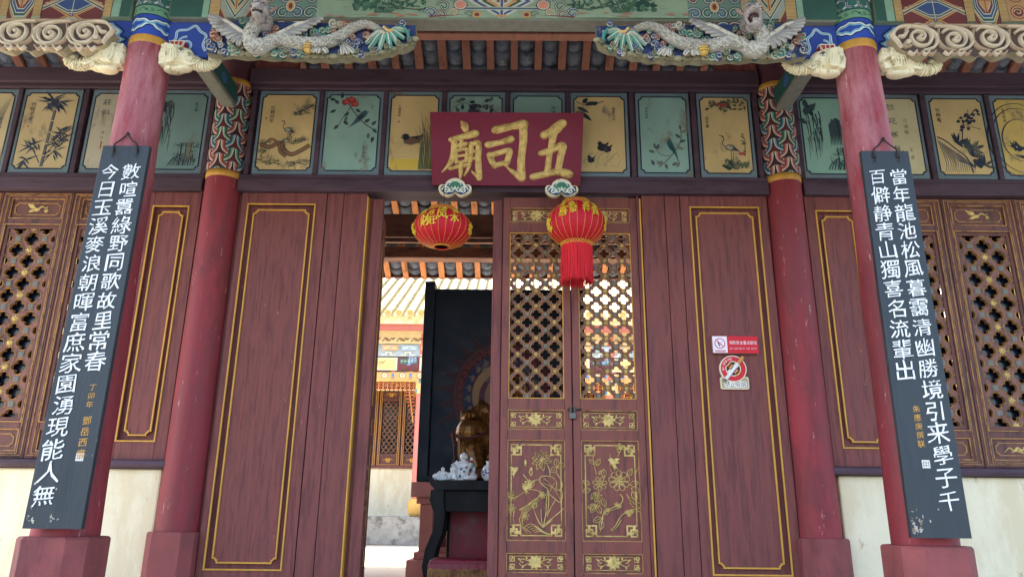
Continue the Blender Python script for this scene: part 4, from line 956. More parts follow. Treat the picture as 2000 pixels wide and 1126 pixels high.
# ------------------------------------------------------------------ elephant brackets
def elephant(xc, s, label):
    # s = +1 trunk to the right; xc = column edge
    t = thing("elephant_bracket", label, "carved bracket", (xc+s*.12, 3.643, 3.93), "cream elephant-head brackets on the front columns")
    X = lambda d: xc+s*d; y = 3.585
    m = MB()
    m.box(min(X(-.01), X(.04)), max(X(-.01), X(.04)), y-.035, y+.045, 3.985, 4.115); m.ell((X(.03), y, 4.05), (.06, .05, .075))
    m.ell((X(.065), y, 4.055), (.075, .056, .072)); m.ell((X(.11), y, 4.05), (.06, .05, .055)); m.ell((X(.135), y, 4.02), (.05, .042, .035))
    m.ell((X(.06), y-.052, 4.04), (.04, .012, .06)); m.ell((X(.05), y-.055, 4.07), (.03, .01, .03))
    P = smooth_path([(X(.13), y, 4.03), (X(.17), y, 4.012), (X(.21), y, 3.993), (X(.255), y, 3.992), (X(.29), y, 4.008), (X(.305), y, 4.03), (X(.293), y, 4.047), (X(.272), y, 4.043), (X(.27), y, 4.026)], 7)
    n = len(P); rad = [(.040-.022*min(1, i/(n*.6)))*(1+.10*math.sin(i*1.9)) for i in range(n)]
    m.tube([tuple(p) for p in P], rad, 12)
    m.tube([(X(.145), y-.03, 4.0), (X(.175), y-.04, 3.978), (X(.2), y-.042, 3.985)], [.012, .010, .005], 8); m.ell((X(.12), y, 3.975), (.05, .035, .018)); m.ell((X(.07), y, 3.965), (.06, .042, .018))
    for i in range(len(m.v)): m.v[i] = (m.v[i][0], m.v[i][1], m.v[i][2]-.022)
    m.build("head", M_cream, t, remesh=.004, sm=1)
    c = MB()
    rings = []
    for z, w, o in ((4.098, .026, .07), (4.118, .030, .075), (4.15, .042, .08)):
        rings.append([(X(o-w), y-w, z), (X(o+w), y-w, z), (X(o+w), y+w, z), (X(o-w), y+w, z)])
    c.loft(rings, (158, 36, 44), True, False)
    for k in (-1, -.33, .33, 1): c.tube([(X(.07+k*.024), y-.028, 4.098), (X(.08+k*.04), y-.044, 4.151)], .0025, 5, (224, 214, 190))
    for k in (-1, 1): c.tube([(X(.07+.027), y+k*.02, 4.098), (X(.08+.044), y+k*.04, 4.151)], .0025, 5, (224, 214, 190))
    c.tube([(X(.037), y-.043, 4.151), (X(.123), y-.043, 4.151)], .003, 5, (224, 214, 190)); c.v = [(a, b, q-.048) for a, b, q in c.v]; c.build("crown", M_relief, t)
    e = MB(); e.ell((X(.112), y-.046, 4.06), (.013, .006, .007), (240, 236, 220), 10); e.ell((X(.114), y-.0505, 4.06), (.006, .004, .005), (40, 34, 30), 8)
    for dz in (.011, .018, -.010): e.tube([(X(.095), y-.047, 4.056+dz*.6), (X(.112), y-.049, 4.06+dz), (X(.13), y-.045, 4.054+dz*.5)], .002, 5, (104, 88, 60))
    rg = MB()
    for k in range(6, n-4, 2):
        p = Vector(P[k]); q = Vector(P[k+1])-Vector(P[k-1]); q.normalize(); nn = Vector((-q.z, 0, q.x)); rr = rad[k]*1.12
        rg.tube([tuple(p+nn*rr*math.cos(R_(a_))+Vector((0, -rr*math.sin(R_(a_)), 0))) for a_ in range(0, 190, 20)], .0042*(1-.4*k/n), 6)
    for k in range(5): rg.tube([(X(.04+.012*k), y-.058, 4.10-.006*k), (X(.035+.016*k), y-.066, 4.06-.01*k), (X(.045+.014*k), y-.060, 4.0)], .0035, 5)
    rg.tube([(X(.02), y-.055, 4.10), (X(.075), y-.060, 4.085), (X(.09), y-.058, 4.04), (X(.07), y-.055, 3.99), (X(.03), y-.05, 3.985)], .005, 6)
    rg.v = [(a_, b_, q_-.022) for a_, b_, q_ in rg.v]; rg.build("carved_ridges", M_cream, t)
    e.v = [(a, b, q-.022) for a, b, q in e.v]; e.build("eye", M_relief, t); return t
elephant(-2.216, -1, "cream elephant bracket left of the left front column, trunk to the left")
elephant(-1.984, 1, "cream elephant bracket right of the left front column, trunk to the right")
elephant(1.784, -1, "cream elephant bracket left of the right front column, trunk to the left")
elephant(2.016, 1, "cream elephant bracket right of the right front column, trunk to the right")
# ------------------------------------------------------------------ painted eave beams
XM = -.10
DK, LG, OC, OC2, BLU, WHT, REDB, FIELD, GRY = (52, 92, 82), (136, 174, 150), (186, 158, 108), (198, 152, 98), (64, 88, 134), (190, 194, 176), (116, 62, 62), (142, 164, 138), (78, 102, 116)
def swirl(A, u, v, r, d, c1, c2=WHT):
    A.spiral(u, v, r, r*.42, (30, 36, 60), 1.05, 0 if d > 0 else math.pi, d, 20, .2); A.spiral(u, v, r*.95, r*.32, c1, 1.02, 0 if d > 0 else math.pi, d, 20, .22); A.spiral(u, v, r*1.02, r*.12, c2, 1.0, 0 if d > 0 else math.pi, d, 20, .3)
def seg_art(A, x0, x1, typ, zc, hh, mir=1):
    z0, z1 = zc-hh, zc+hh; xc = (x0+x1)/2; w = (x1-x0)/2
    if typ == 'dk': A.rect(x0, x1, z0, z1, DK)
    elif typ == 'lg': A.rect(x0, x1, z0, z1, LG)
    elif typ == 'oc':
        A.rect(x0, x1, z0, z1, OC)
        for k in range(12): A.line([(x0, z0+(z1-z0)*(k+.3+rnd.random()*.4)/12), (x1, z0+(z1-z0)*(k+.3+rnd.random()*.4)/12)], .002, (160, 124, 66))
        A.line([(x0, z0), (x0, z1)], .004, (40, 44, 60)); A.line([(x1, z0), (x1, z1)], .004, (40, 44, 60))
    elif typ in ('box', 'oct', 'x'):
        A.rect(x0, x1, z0, z1, OC if typ != 'box' else (150, 160, 150))
        if typ == 'x':
            A.rect(x0, x1, z0, z1, BLU)
            for d in (-1, 0, 1):
                cz = zc+d*.155
                A.poly([(xc-w, cz+.075), (xc, cz), (xc-w, cz-.075)], REDB); A.poly([(xc+w, cz+.075), (xc, cz), (xc+w, cz-.075)], REDB)
                for s in (-1, 1):
                    for t_ in (-1, 1): A.line([(xc+s*w, cz+t_*.10), (xc+s*.012, cz)], .022, OC2); A.line([(xc+s*w, cz+t_*.10), (xc+s*.012, cz)], .004, (110, 60, 40))
                for off, c in ((.024, WHT), (.034, DK), (.044, WHT)):
                    for s in (-1, 1): A.line([(xc-w, cz+s*(.075+off)), (xc-.03, cz+s*off*.8), (xc+.03, cz+s*off*.8), (xc+w, cz+s*(.075+off))], .006, c)
            A.line([(xc, z0), (xc, z1)], .005, WHT)
        else:
            cz = zc-.02
            for k, c in ((1.0, WHT), (.94, DK), (.84, WHT), (.78, BLU if typ == 'oct' else OC), (.66, WHT), (.60, REDB if typ == 'oct' else DK), (.45, WHT), (.38, OC2)):
                r = w*k; h_ = hh*.92*k if typ == 'oct' else hh*.95*k; e = .42
                if typ == 'oct': A.poly([(xc-r, cz-h_*e), (xc-r*e, cz-h_), (xc+r*e, cz-h_), (xc+r, cz-h_*e), (xc+r, cz+h_*e), (xc+r*e, cz+h_), (xc-r*e, cz+h_), (xc-r, cz+h_*e)], c)
                else: A.poly([(xc-r, cz), (xc, cz-h_), (xc+r, cz), (xc, cz+h_)], c)
            A.line([(xc, cz-hh*.5), (xc, cz+hh*.5)], .02, OC2); A.line([(xc-w*.5, cz), (xc+w*.5, cz)], .02, OC2)
            A.line([(xc, cz-hh*.5), (xc, cz+hh*.5)], .004, REDB); A.line([(xc-w*.5, cz), (xc+w*.5, cz)], .004, REDB)
            for sx in (-1, 1):
                for sz in (-1, 1):
                    A.poly([(xc+sx*w, cz+sz*hh), (xc+sx*w*.55, cz+sz*hh), (xc+sx*w, cz+sz*hh*.5)], REDB); A.line([(xc+sx*w*.5, cz+sz*hh), (xc+sx*w, cz+sz*hh*.45)], .008, OC)
    elif typ == 'flower':
        A.rect(x0, x1, z0, z1, (188, 150, 108))
        for k in range(3):
            for s in (-1, 1):
                cz = z0+.06+k*.11; A.ell(xc+s*w*.45, cz, w*.42, .045, (30, 40, 60)); A.ell(xc+s*w*.45, cz, w*.38, .041, (206, 150, 110)); A.ell(xc+s*w*.45, cz, w*.28, .03, REDB); swirl(A, xc+s*w*.45, cz, .024, s, OC2)
    elif typ == 'orn':
        A.rect(x0, x1, z0, z1, (110, 140, 128))
        n = 4
        for k in range(n):
            for j in range(-1, 4):
                u = x0+(k+.5)*(x1-x0)/n; v = z0+.03+j*.095
                swirl(A, u, v, .045, 1 if (k+j) % 2 else -1, [BLU, REDB, DK, GRY][(k*2+j) % 4])
        for j in range(4):
            u = xc; v = z0+.075+j*.11
            A.ell(u, v, .032, .042, (30, 36, 60)); A.ell(u, v, .028, .038, WHT); A.ell(u, v, .022, .031, OC2); A.ell(u, v, .012, .02, REDB)
    elif typ == 'mid':
        A.rect(x0, x1, z0, z1, FIELD)
        for s in (-1, 1):
            for (du, dv, r, c) in ((.40, .03, .04, BLU), (.33, .075, .038, DK), (.34, .02, .034, REDB), (.27, .035, .03, OC2), (.22, .075, .032, REDB), (.26, .11, .036, BLU), (.36, .14, .036, GRY), (.18, .02, .028, DK)):
                swirl(A, xc+s*du, z0+dv, r, s, c)
            A.ell(xc+s*.235, z0+.085, .04, .036, (36, 40, 64)); A.ell(xc+s*.235, z0+.085, .036, .032, WHT); A.ell(xc+s*.235, z0+.085, .03, .026, (206, 140, 120)); A.ell(xc+s*.14, z0+.02, .026, .022, OC2); A.ell(xc+s*.14, z0+.02, .014, .012, REDB)
            A.poly([(xc+s*.41, z0), (xc+s*.2, z0+.02), (xc+s*.41, z0+.012)], REDB)
        A.poly([(xc-.2, zc), (xc, z0+.005), (xc+.2, zc), (xc, z1-.01)], REDB)
        for k, c in ((.19, WHT), (.165, BLU), (.14, WHT), (.115, DK), (.09, OC2), (.06, WHT), (.035, REDB)):
            P = []
            for sx, sz in ((-1, 0), (0, -1), (1, 0), (0, 1)): P.append((xc+sx*k, zc-.05+sz*k*.62))
            A.poly(P, c)
        A.line([(xc, z0), (xc, z1)], .026, WHT); A.line([(xc, z0), (xc, z1)], .014, BLU); A.line([(xc-.2, z0+.06), (xc+.2, z0+.06)], .022, WHT); A.line([(xc-.2, z0+.06), (xc+.2, z0+.06)], .012, GRY)
        A.rect(xc-.03, xc+.03, z0+.004, z0+.018, OC2)
    elif typ == 'field':
        A.rect(x0, x1, z0, z1, FIELD)
        for k in range(30):
            u = rnd.uniform(x0, x1); v = rnd.uniform(z0, z1); A.line([(u, v), (min(x1, u+rnd.uniform(.03, .12)), v+rnd.uniform(-.002, .002))], .0015, (92, 124, 98))
        # willow clump, pine branch and rocks in dark green wash
        for k in range(46):
            u = xc+mir*(-.03+rnd.gauss(0, .045)); v = z0+.05+abs(rnd.gauss(0, .07)); A.ell(u, v, rnd.uniform(.012, .026), rnd.uniform(.008, .02), rnd.choice([(52, 92, 76), (66, 106, 84), (44, 78, 70), (84, 122, 94)]), rnd.random()*3, 9, .35)
        A.stroke([(xc+mir*.06, z0+.10), (xc+mir*.14, z0+.075), (xc+mir*.24, z0+.055), (xc+mir*.32, z0+.06)], .008, (70, 84, 66))
        for k in range(40):
            u = xc+mir*(.08+rnd.random()*.26); v = z0+.05+rnd.gauss(.03, .018); A.leaf(u, v, rnd.uniform(-.5, 3.6), .035, .012, rnd.choice([(58, 98, 80), (46, 84, 72), (80, 116, 92)]))
        for k in range(14): A.stroke([(xc+mir*(.02+k*.007), z0+.03), (xc+mir*(.03+k*.012), z0+.10+rnd.random()*.08)], .004, (64, 100, 84), 4, taper=(.005, .001))
        for k in range(10):
            u = rnd.uniform(x0, x1); v = rnd.uniform(z0+.005, z0+.03); A.ell(u, v, rnd.uniform(.01, .035), .005, (176, 122, 102), 0, 8, .5)
def painted_beam(x0, x1, segs, label):
    z0, z1, y = 4.272, 4.60, 3.565
    t = thing("painted_beam", label, "beam", ((x0+x1)/2, 3.67, z0), "painted eave beams")
    m = MB(); m.box(x0, x1, y, 3.665, z0+.004, z1, FIELD); m.build("beam", M_paint, t, bevel=.006)
    a = MB(); A = Art(a, lambda u, v, h: (u, y-h, v), .0008, .00003)
    for s in segs: seg_art(A, s[0], s[1], s[2], (z0+z1)/2, (z1-z0)/2-.004, s[3] if len(s) > 3 else 1)
    a.build("painted_face", M_paint, t)
    return t
half = [(-1.985, -1.80, 'dk'), (-1.80, -1.762, 'lg'), (-1.762, -1.70, 'oc'), (-1.70, -1.52, 'box'), (-1.52, -1.45, 'oc'), (-1.45, -1.15, 'orn'), (-1.15, -.53, 'field')]
full = half+[(-.53, .33, 'mid')]+[(2*XM-b, 2*XM-a, ty, -1) for a, b, ty in half]
tb = painted_beam(-1.99, 1.79, full, "central painted eave beam with pale green landscape fields")
m = MB(); m.box(-1.98, 1.78, 3.568, 3.668, 4.268, 4.2755); m.build("underside", M_grey, tb)
wing = [(-2.21, -2.11, 'dk'), (-2.27, -2.21, 'dk'), (-2.318, -2.27, 'lg'), (-2.365, -2.318, 'oc'), (-2.715, -2.365, 'x'), (-2.765, -2.715, 'oc'), (-2.905, -2.765, 'oct'), (-2.955, -2.905, 'oc'), (-3.16, -2.955, 'flower'), (-3.21, -3.16, 'oc'), (-3.6, -3.21, 'x'), (-4.0, -3.6, 'orn'), (-4.8, -4.0, 'field')]
painted_beam(-4.8, -2.21, wing[1:], "left wing painted eave beam with orange diagonal cross")
painted_beam(2.01, 4.6, [(2*XM-b, 2*XM-a, ty) for a, b, ty in wing[1:]], "right wing painted eave beam with orange diagonal cross")

# ------------------------------------------------------------------ blue beam and dragon carvings below it
SL, SL2, CRM, BONE = (166, 162, 150), (136, 134, 134), (208, 200, 176), (196, 190, 170)
TL, TL2, OR_, GG, BLC = (76, 140, 124), (54, 104, 98), (160, 92, 68), (126, 124, 92), (60, 86, 136)
def curl(m, T, x, z, r, y, col, d=1, rim=CRM, a0=0.):
    # a small cloud: coloured spiral with a pale rim, standing off the board
    P = []; n = 18
    for i in range(n+1):
        t = i/n; rr = r*(1-.82*t); a = a0+d*1.35*2*math.pi*t; P.append((*T(x+rr*math.cos(a), z+rr*math.sin(a)), 0))
    pts = [(p[0], y-.012*math.sin(i/n*2.5), p[1]) for i, p in enumerate(P)]
    m.tube(pts, [r*.20*(1-.4*i/n) for i in range(n+1)], 7, rim)
    pts2 = [(p[0], y-.010-.012*math.sin(i/n*2.5), p[1]) for i, p in enumerate(P)]
    m.tube(pts2, [r*.13*(1-.4*i/n) for i in range(n+1)], 6, col)
    c = T(x, z); m.ell((c[0], y+.006, c[1]), (r*.95, .016, r*.95), tuple(int(q*.8) for q in col), 12)
def fan(m, T, root, tips, y, col, col2, th=.010, w0=.008, w1=.024):
    R0 = T(*root)
    for i, tp in enumerate(tips):
        e = T(*tp); n = 8; P = []
        for k in range(n+1):
            s = k/n; bx = (R0[0]+(e[0]-R0[0])*s); bz = R0[1]+(e[1]-R0[1])*s+.016*math.sin(math.pi*s); P.append((bx, y-.022*math.sin(math.pi*min(1, s*1.1)*.6)-.002*i, bz))
        m.tube(P, [w0+(w1-w0)*k/n*(1 if k < n else .5) for k in range(n+1)], 7, col, .6)
        P2 = [(p[0], p[1]-(w0+(w1-w0)*k/n)*.55, p[2]) for k, p in enumerate(P)]
        m.tube(P2, [.0035]*(n+1), 5, col2)
def dragon(mir, label, mouth):
    D = lambda cx, cy: ((-1.70+(400+cx/2.816-405)*.00281), 4.186-(cy/2.816-35)*.00325)
    T = (lambda x, z: (x, z)) if not mir else (lambda x, z: (2*-.0725-x, z))
    TD = lambda cx, cy: T(*D(cx, cy)); Y = 3.475
    t = thing("dragon_carving", label, "carving", (T(-1.2, 0)[0], 3.5, 3.92), "winged dragon-fish carvings under the eave beam")
    # backing board with cloud edge
    top = [(14, 96), (1150, 118)]
    bot = [(1150, 185), (1138, 222), (1110, 238), (1085, 248), (1050, 250), (1020, 268), (985, 270), (955, 284), (905, 284), (870, 298), (820, 292), (780, 304), (735, 296), (690, 306), (640, 296), (590, 304), (540, 292), (490, 298), (430, 290), (370, 296), (300, 284), (230, 292), (150, 280), (80, 286), (14, 276)]
    m = MB(); P = [TD(*p) for p in top]+[TD(*p) for p in bot]
    m.prism(P, Y, 3.525, (44, 58, 100), (132, 130, 104)); m.build("backing_board", M_relief, t, bevel=.004)
    m = MB()
    for i in range(len(bot)-2):
        a, b = bot[i], bot[i+1]; c = TD((a[0]+b[0])/2, (a[1]+b[1])/2-8); r = .0003*math.hypot(a[0]-b[0], a[1]-b[1])+.006
        m.ell((c[0], Y-.004, c[1]), (r*1.5, .016, r*.75), GG if i % 3 else (146, 142, 110), 12)
        if i % 2: curl(m, lambda x, z: (x, z), c[0], c[1]+.006, .018, Y-.024, (104, 108, 84), 1 if i % 4 == 1 else -1, (160, 156, 126))
    m.build("cloud_edge", M_relief, t)
    # body
    body = smooth_path([(*TD(x, y_), 0) for x, y_ in ((1000, 186), (940, 150), (880, 132), (815, 150), (760, 195), (700, 228), (620, 244), (540, 246), (460, 226), (390, 232), (330, 262), (285, 262), (262, 225), (275, 170), (318, 128))], 6)
    n = len(body); rad = []
    for i in range(n):
        s = i/(n-1); rad.append(.012+.025*math.sin(math.pi*min(1, s*.8+.02))+(.008 if s > .7 else 0))
    m = MB(); pts = [(p[0], Y-.018-.014*math.sin(math.pi*i/(n-1))-(.03*max(0, i/(n-1)-.7)/.3), p[1]) for i, p in enumerate(body)]
    m.tube(pts, rad, 14, SL); 
    # scales: overlapping half discs on the front of the tube
    for i in range(2, n-1, 1):
        p = Vector(pts[i]); q = Vector(pts[i+1]); d = (q-p); d.y = 0; d = d.normalized() if d.length else Vector((1, 0, 0)); nrm = Vector((-d.z, 0, d.x))
        for k in range(-2, 3):
            o = (k+.5*(i % 2))/2.6
            if abs(o) > .95: continue
            c = p+nrm*rad[i]*o*.95; c.y = p.y-rad[i]*math.sqrt(max(0, 1-o*o))*1.0
            m.ell(c, (rad[i]*.24, .0045, rad[i]*.24), (182, 177, 160) if (i+k) % 3 else (156, 152, 142), 8)
    m.build("body", M_relief, t)
    # belly fins
    m = MB(); fan(m, T, D(650, 285), [D(610, 300), D(690, 302), D(640, 306)], Y-.03, BONE, SL2, w1=.014); fan(m, T, D(760, 260), [D(800, 300), D(770, 302), D(830, 296)], Y-.02, BONE, SL2, w1=.014)
    m.build("fin", M_relief, t)
    for tips, root in ((((22, 98), (26, 116), (36, 136), (52, 158), (76, 182), (106, 206), (140, 230), (175, 250), (208, 268)), (240, 205)), (((648, 108), (634, 122), (616, 138), (596, 156), (570, 176), (542, 196), (508, 214), (470, 230)), (395, 215))):
        m = MB(); fan(m, T, D(*root), [D(*q) for q in tips], Y-.022, SL, SL2, w0=.009, w1=.017)
        a = [(*TD(*root), 0)]
        m.tube([(TD(*root)[0], Y-.05, TD(*root)[1]), (TD((root[0]+tips[0][0])/2, 0)[0], Y-.055, TD(0, (root[1]+tips[0][1])/2-14)[1]), (TD(*tips[0])[0], Y-.03, TD(*tips[0])[1])], [.014, .011, .006], 8, BONE)
        m.build("wing", M_relief, t)
    # tail
    m = MB()
    for k, tp in enumerate(((1120, 165), (1095, 205), (1060, 235), (1020, 262), (960, 268), (905, 262), (885, 232), (900, 205))):
        e = D(*tp); r0 = D(1000, 192); P = smooth_path([(*T(*r0), 0), (*T(r0[0]*.55+e[0]*.45, r0[1]*.6+e[1]*.4+.020), 0), (*T(*e), 0)], 6)
        m.tube([(p[0], Y-.03-.012*math.sin(i*.4), p[1]) for i, p in enumerate(P)], [.008+.010*math.sin(math.pi*i/len(P)) for i in range(len(P))], 7, TL if k % 2 else (120, 156, 136), .7)
        m.tube([(p[0], Y-.044-.012*math.sin(i*.4), p[1]) for i, p in enumerate(P)], [.003]*len(P), 5, CRM)
    for j in range(4):
        P = smooth_path([(*TD(1050+j*14, 130+j*8), 0), (*TD(1085+j*10, 150+j*12), 0), (*TD(1120, 190+j*12), 0)], 5)
        m.tube([(p[0], Y-.02-.006*j, p[1]) for p in P], .008, 7, (70, 138, 130) if j % 2 else TL2)
    m.tube([(TD(985, 165)[0], Y-.06, TD(985, 165)[1]), (TD(1005, 188)[0], Y-.066, TD(1005, 188)[1]), (TD(1035, 178)[0], Y-.05, TD(1035, 178)[1])], .008, 8, (204, 170, 110))
    m.build("tail", M_relief, t)
    # clouds
    m = MB()
    fill = [(rnd.uniform(25, 1080), rnd.uniform(112, 278), rnd.uniform(.012, .021), rnd.choice([TL, TL2, BLC, OR_, BONE, TL, BLC]), rnd.choice([-1, 1])) for _ in range(64)]
    for x, y_, r, c, d in tuple(fill)+((205, 116, .03, TL, 1), (232, 108, .02, TL2, -1), (50, 190, .028, OR_, 1), (75, 210, .02, OR_, -1), (40, 252, .026, BLC, -1), (30, 225, .018, BLC, 1), (160, 268, .03, TL, 1), (195, 280, .02, TL, -1), (120, 282, .022, BLC, 1),
                          (372, 212, .026, OR_, 1), (352, 190, .016, OR_, -1), (360, 240, .018, OR_, 1), (602, 172, .03, TL, 1), (645, 168, .026, TL, -1), (680, 160, .022, TL, 1), (700, 124, .028, BONE, -1), (735, 130, .02, BONE, 1), (770, 140, .03, OR_, 1), (745, 155, .02, OR_, -1),
                          (840, 226, .026, BLC, 1), (815, 248, .026, BLC, -1), (862, 288, .022, BLC, 1), (835, 284, .02, TL, -1), (885, 190, .024, OR_, 1), (912, 196, .018, OR_, -1), (480, 262, .022, BONE, 1), (498, 288, .024, BLC, -1), (452, 262, .018, BONE, -1), (530, 292, .02, TL, 1),
                          (640, 262, .02, BONE, 1), (1075, 118, .022, BLC, 1), (1050, 140, .018, BLC, -1), (400, 292, .022, TL, 1), (440, 296, .02, TL2, -1), (100, 240, .018, BONE, 1), (145, 232, .016, BONE, -1), (560, 215, .018, TL, 1), (300, 292, .02, TL2, 1), (940, 178, .018, TL2, 1)):
        q = D(x, y_); curl(m, T, q[0], q[1], r, Y-.012, c, d if not mir else -d, a0=rnd.random()*6)
    m.build("cloud", M_relief, t)
    # pearl with flames
    m = MB(); c = TD(585, 266); m.ell((c[0], Y-.04, c[1]), (.034, .03, .036), (206, 170, 84), 18)
    for k in range(4): m.tube([(c[0]+.033*math.cos(a), Y-.04-.03*abs(math.sin(a))-.001, c[1]-.02+k*.014) for a in [math.pi+math.pi*j/8 for j in range(9)]], .0022, 5, (150, 116, 50))
    for k in range(5):
        a = R_(40+k*32); m.tube([(c[0]+.035*math.cos(a), Y-.03, c[1]+.035*math.sin(a)), (c[0]+.06*math.cos(a+.2), Y-.035, c[1]+.055*math.sin(a+.2)), (c[0]+.075*math.cos(a-.15), Y-.025, c[1]+.07*math.sin(a-.15))], [.008, .006, .002], 6, CRM)
    m.build("pearl", M_relief, t)
    # head standing out from the board
    m = MB(); hx, hz = TD(325, 112); hy = Y-.10
    # skull, brow ridges, cheeks, muzzle and jaw
    m.tube([(hx, Y+.01, hz-.035), (hx, hy+.045, hz-.02)], [.045, .045], 12); m.ell((hx, hy+.03, hz+.012), (.044, .055, .052))
    for s in (-1, 1):
        m.ell((hx+s*.024, hy-.012, hz+.042), (.020, .030, .012)); m.ell((hx+s*.030, hy-.005, hz-.004), (.018, .035, .022)); m.ell((hx+s*.014, hy-.074, hz-.006), (.012, .014, .010))
    m.ell((hx, hy+.03, hz+.058), (.030, .040, .026))
    if not mouth:
        m.ell((hx, hy-.040, hz-.014), (.030, .045, .022)); m.ell((hx, hy-.034, hz-.052), (.027, .038, .014)); m.ell((hx, hy, hz-.045), (.030, .040, .020))
    else:
        m.ell((hx, hy-.040, hz+.004), (.032, .048, .020)); m.ell((hx, hy-.020, hz-.082), (.028, .042, .014)); m.ell((hx, hy+.025, hz-.05), (.036, .035, .045))
        for s in (-1, 1): m.tube([(hx+s*.032, hy-.005, hz), (hx+s*.038, hy-.008, hz-.04), (hx+s*.028, hy-.018, hz-.078)], [.011, .010, .010], 8)
    hd = m.build("head", M_silver, t, remesh=.0045, sm=3)
    m = MB()
    for s in (-1, 1):
        m.ell((hx+s*.026, hy-.036, hz+.026), (.008, .007, .006), (150, 138, 124), 10); m.ell((hx+s*.027, hy-.042, hz+.025), (.004, .003, .003), (40, 34, 32), 8)
        m.ell((hx+s*.013, hy-.087, hz-.006), (.004, .004, .003), (60, 46, 46), 8)
        m.tube([(hx+s*.02, hy+.02, hz+.06), (hx+s*.035, hy+.02, hz+.095), (hx+s*.028, hy+.035, hz+.125)], [.010, .007, .003], 7, (150, 134, 116))
        m.tube([(hx+s*.040, hy+.02, hz+.015), (hx+s*.070, hy+.02, hz+.035), (hx+s*.072, hy+.035, hz+.066)], [.012, .008, .003], 7, (158, 134, 122))
        for k in range(3): m.tube([(hx+s*.036, hy+.01, hz-.02-.012*k), (hx+s*.056, hy+.015, hz-.028-.014*k), (hx+s*.066, hy+.03, hz-.02-.016*k)], [.007, .005, .002], 6, (140, 136, 128))
    for k in range(4): m.ell((hx, hy-.05+.026*k, hz+.022+.016*k), (.010, .008, .006), (128, 124, 124), 8)
    if mouth:
        m.ell((hx, hy-.012, hz-.040), (.027, .034, .034), (62, 34, 38), 14)
        for k in range(-3, 4): m.tube([(hx+k*.008, hy-.076+abs(k)*.005, hz-.008), (hx+k*.008, hy-.077+abs(k)*.005, hz-.020)], [.004, .0015], 6, (196, 188, 172))
        for k in range(-2, 3): m.tube([(hx+k*.008, hy-.056+abs(k)*.004, hz-.074), (hx+k*.008, hy-.058, hz-.062)], [.004, .0015], 6, (196, 188, 172))
        m.ell((hx, hy-.035, hz-.066), (.014, .026, .006), (136, 76, 72), 10); m.ell((hx, hy+.02, hz+.078), (.026, .032, .010), (78, 118, 106), 10)
    else:
        m.ell((hx, hy-.050, hz-.034), (.028, .030, .006), (70, 50, 54), 12)
        for k in range(-3, 4): m.tube([(hx+k*.0075, hy-.078+abs(k)*.004, hz-.030), (hx+k*.0075, hy-.079+abs(k)*.004, hz-.040)], [.0036, .002], 6, (190, 184, 168))
    q = m.build("face_detail", M_relief, t); q.parent = hd
    return t
M_silver = mk("silver_grey_carving", (168, 160, 156), .55, .25, (20, 20, 20), .35, (60, 60, 60), dark=(112, 104, 104), damt=.4, dscale=(18, 18, 18))
dragon(False, "carved winged dragon-fish left of centre with blunt closed snout", False)
dragon(True, "carved winged dragon-fish right of centre with gaping toothed mouth", True)

def blue_end(x0, x1, scroll, label, zb=4.04):
    t = thing("beam_end", label, "painted beam end", ((x0+x1)/2, 3.58, zb), "blue painted beam ends beside the front columns")
    m = MB(); m.box(x0, x1, 3.604, 3.72, zb, 4.30, (46, 72, 150)); m.build("block", M_paint, t, bevel=.004)
    a = MB(); A = Art(a, lambda u, v, h: (u, 3.604-h, v+.02), .001); xc = (x0+x1)/2; w = abs(x1-x0)
    if scroll:
        s = scroll
        P = [(xc-s*w*.40, 4.03), (xc-s*w*.36, 4.07), (xc-s*w*.42, 4.10), (xc-s*w*.30, 4.14), (xc-s*w*.28, 4.19), (xc-s*w*.05, 4.20), (xc+s*w*.12, 4.225), (xc+s*w*.25, 4.19), (xc+s*w*.40, 4.16), (xc+s*w*.36, 4.10), (xc+s*w*.44, 4.06)]
        for wd, c in ((.020, (24, 36, 86)), (.015, (196, 214, 220)), (.007, (110, 160, 190))): A.stroke(P, wd, c)
        for wd, c in ((.018, (24, 36, 86)), (.013, (196, 214, 220)), (.006, (110, 160, 190))): A.spiral(xc-s*w*.05, 4.10, .055, wd, c, 1.6, 1.5, s)
    else:
        d = 1 if x0 < 0 else -1; xr = x0 if d < 0 else x1
        for off, c in ((0, (206, 176, 120)), (.014, (196, 212, 214)), (.028, (110, 160, 190)), (.042, (26, 40, 90))):
            xx = (xc-d*.02)+d*off
            A.stroke([(xx-d*.03, 4.24), (xx+d*.03, 4.19), (xx+d*.02, 4.16), (xx+d*.055, 4.135), (xx+d*.02, 4.10), (xx-d*.02, 4.06), (xx-d*.05, 3.99)], .013, c)
    a.build("painted_face", M_paint, t); return t
blue_end(-1.995, -1.752, 1, "blue beam end with pale cloud scroll right of the left front column")
blue_end(1.607, 1.795, -1, "blue beam end with pale cloud scroll left of the right front column")
blue_end(-2.40, -2.207, 0, "blue beam end with pale bracket line left of the left front column", 4.07)
blue_end(2.007, 2.20, 0, "blue beam end with pale bracket line right of the right front column", 4.07)

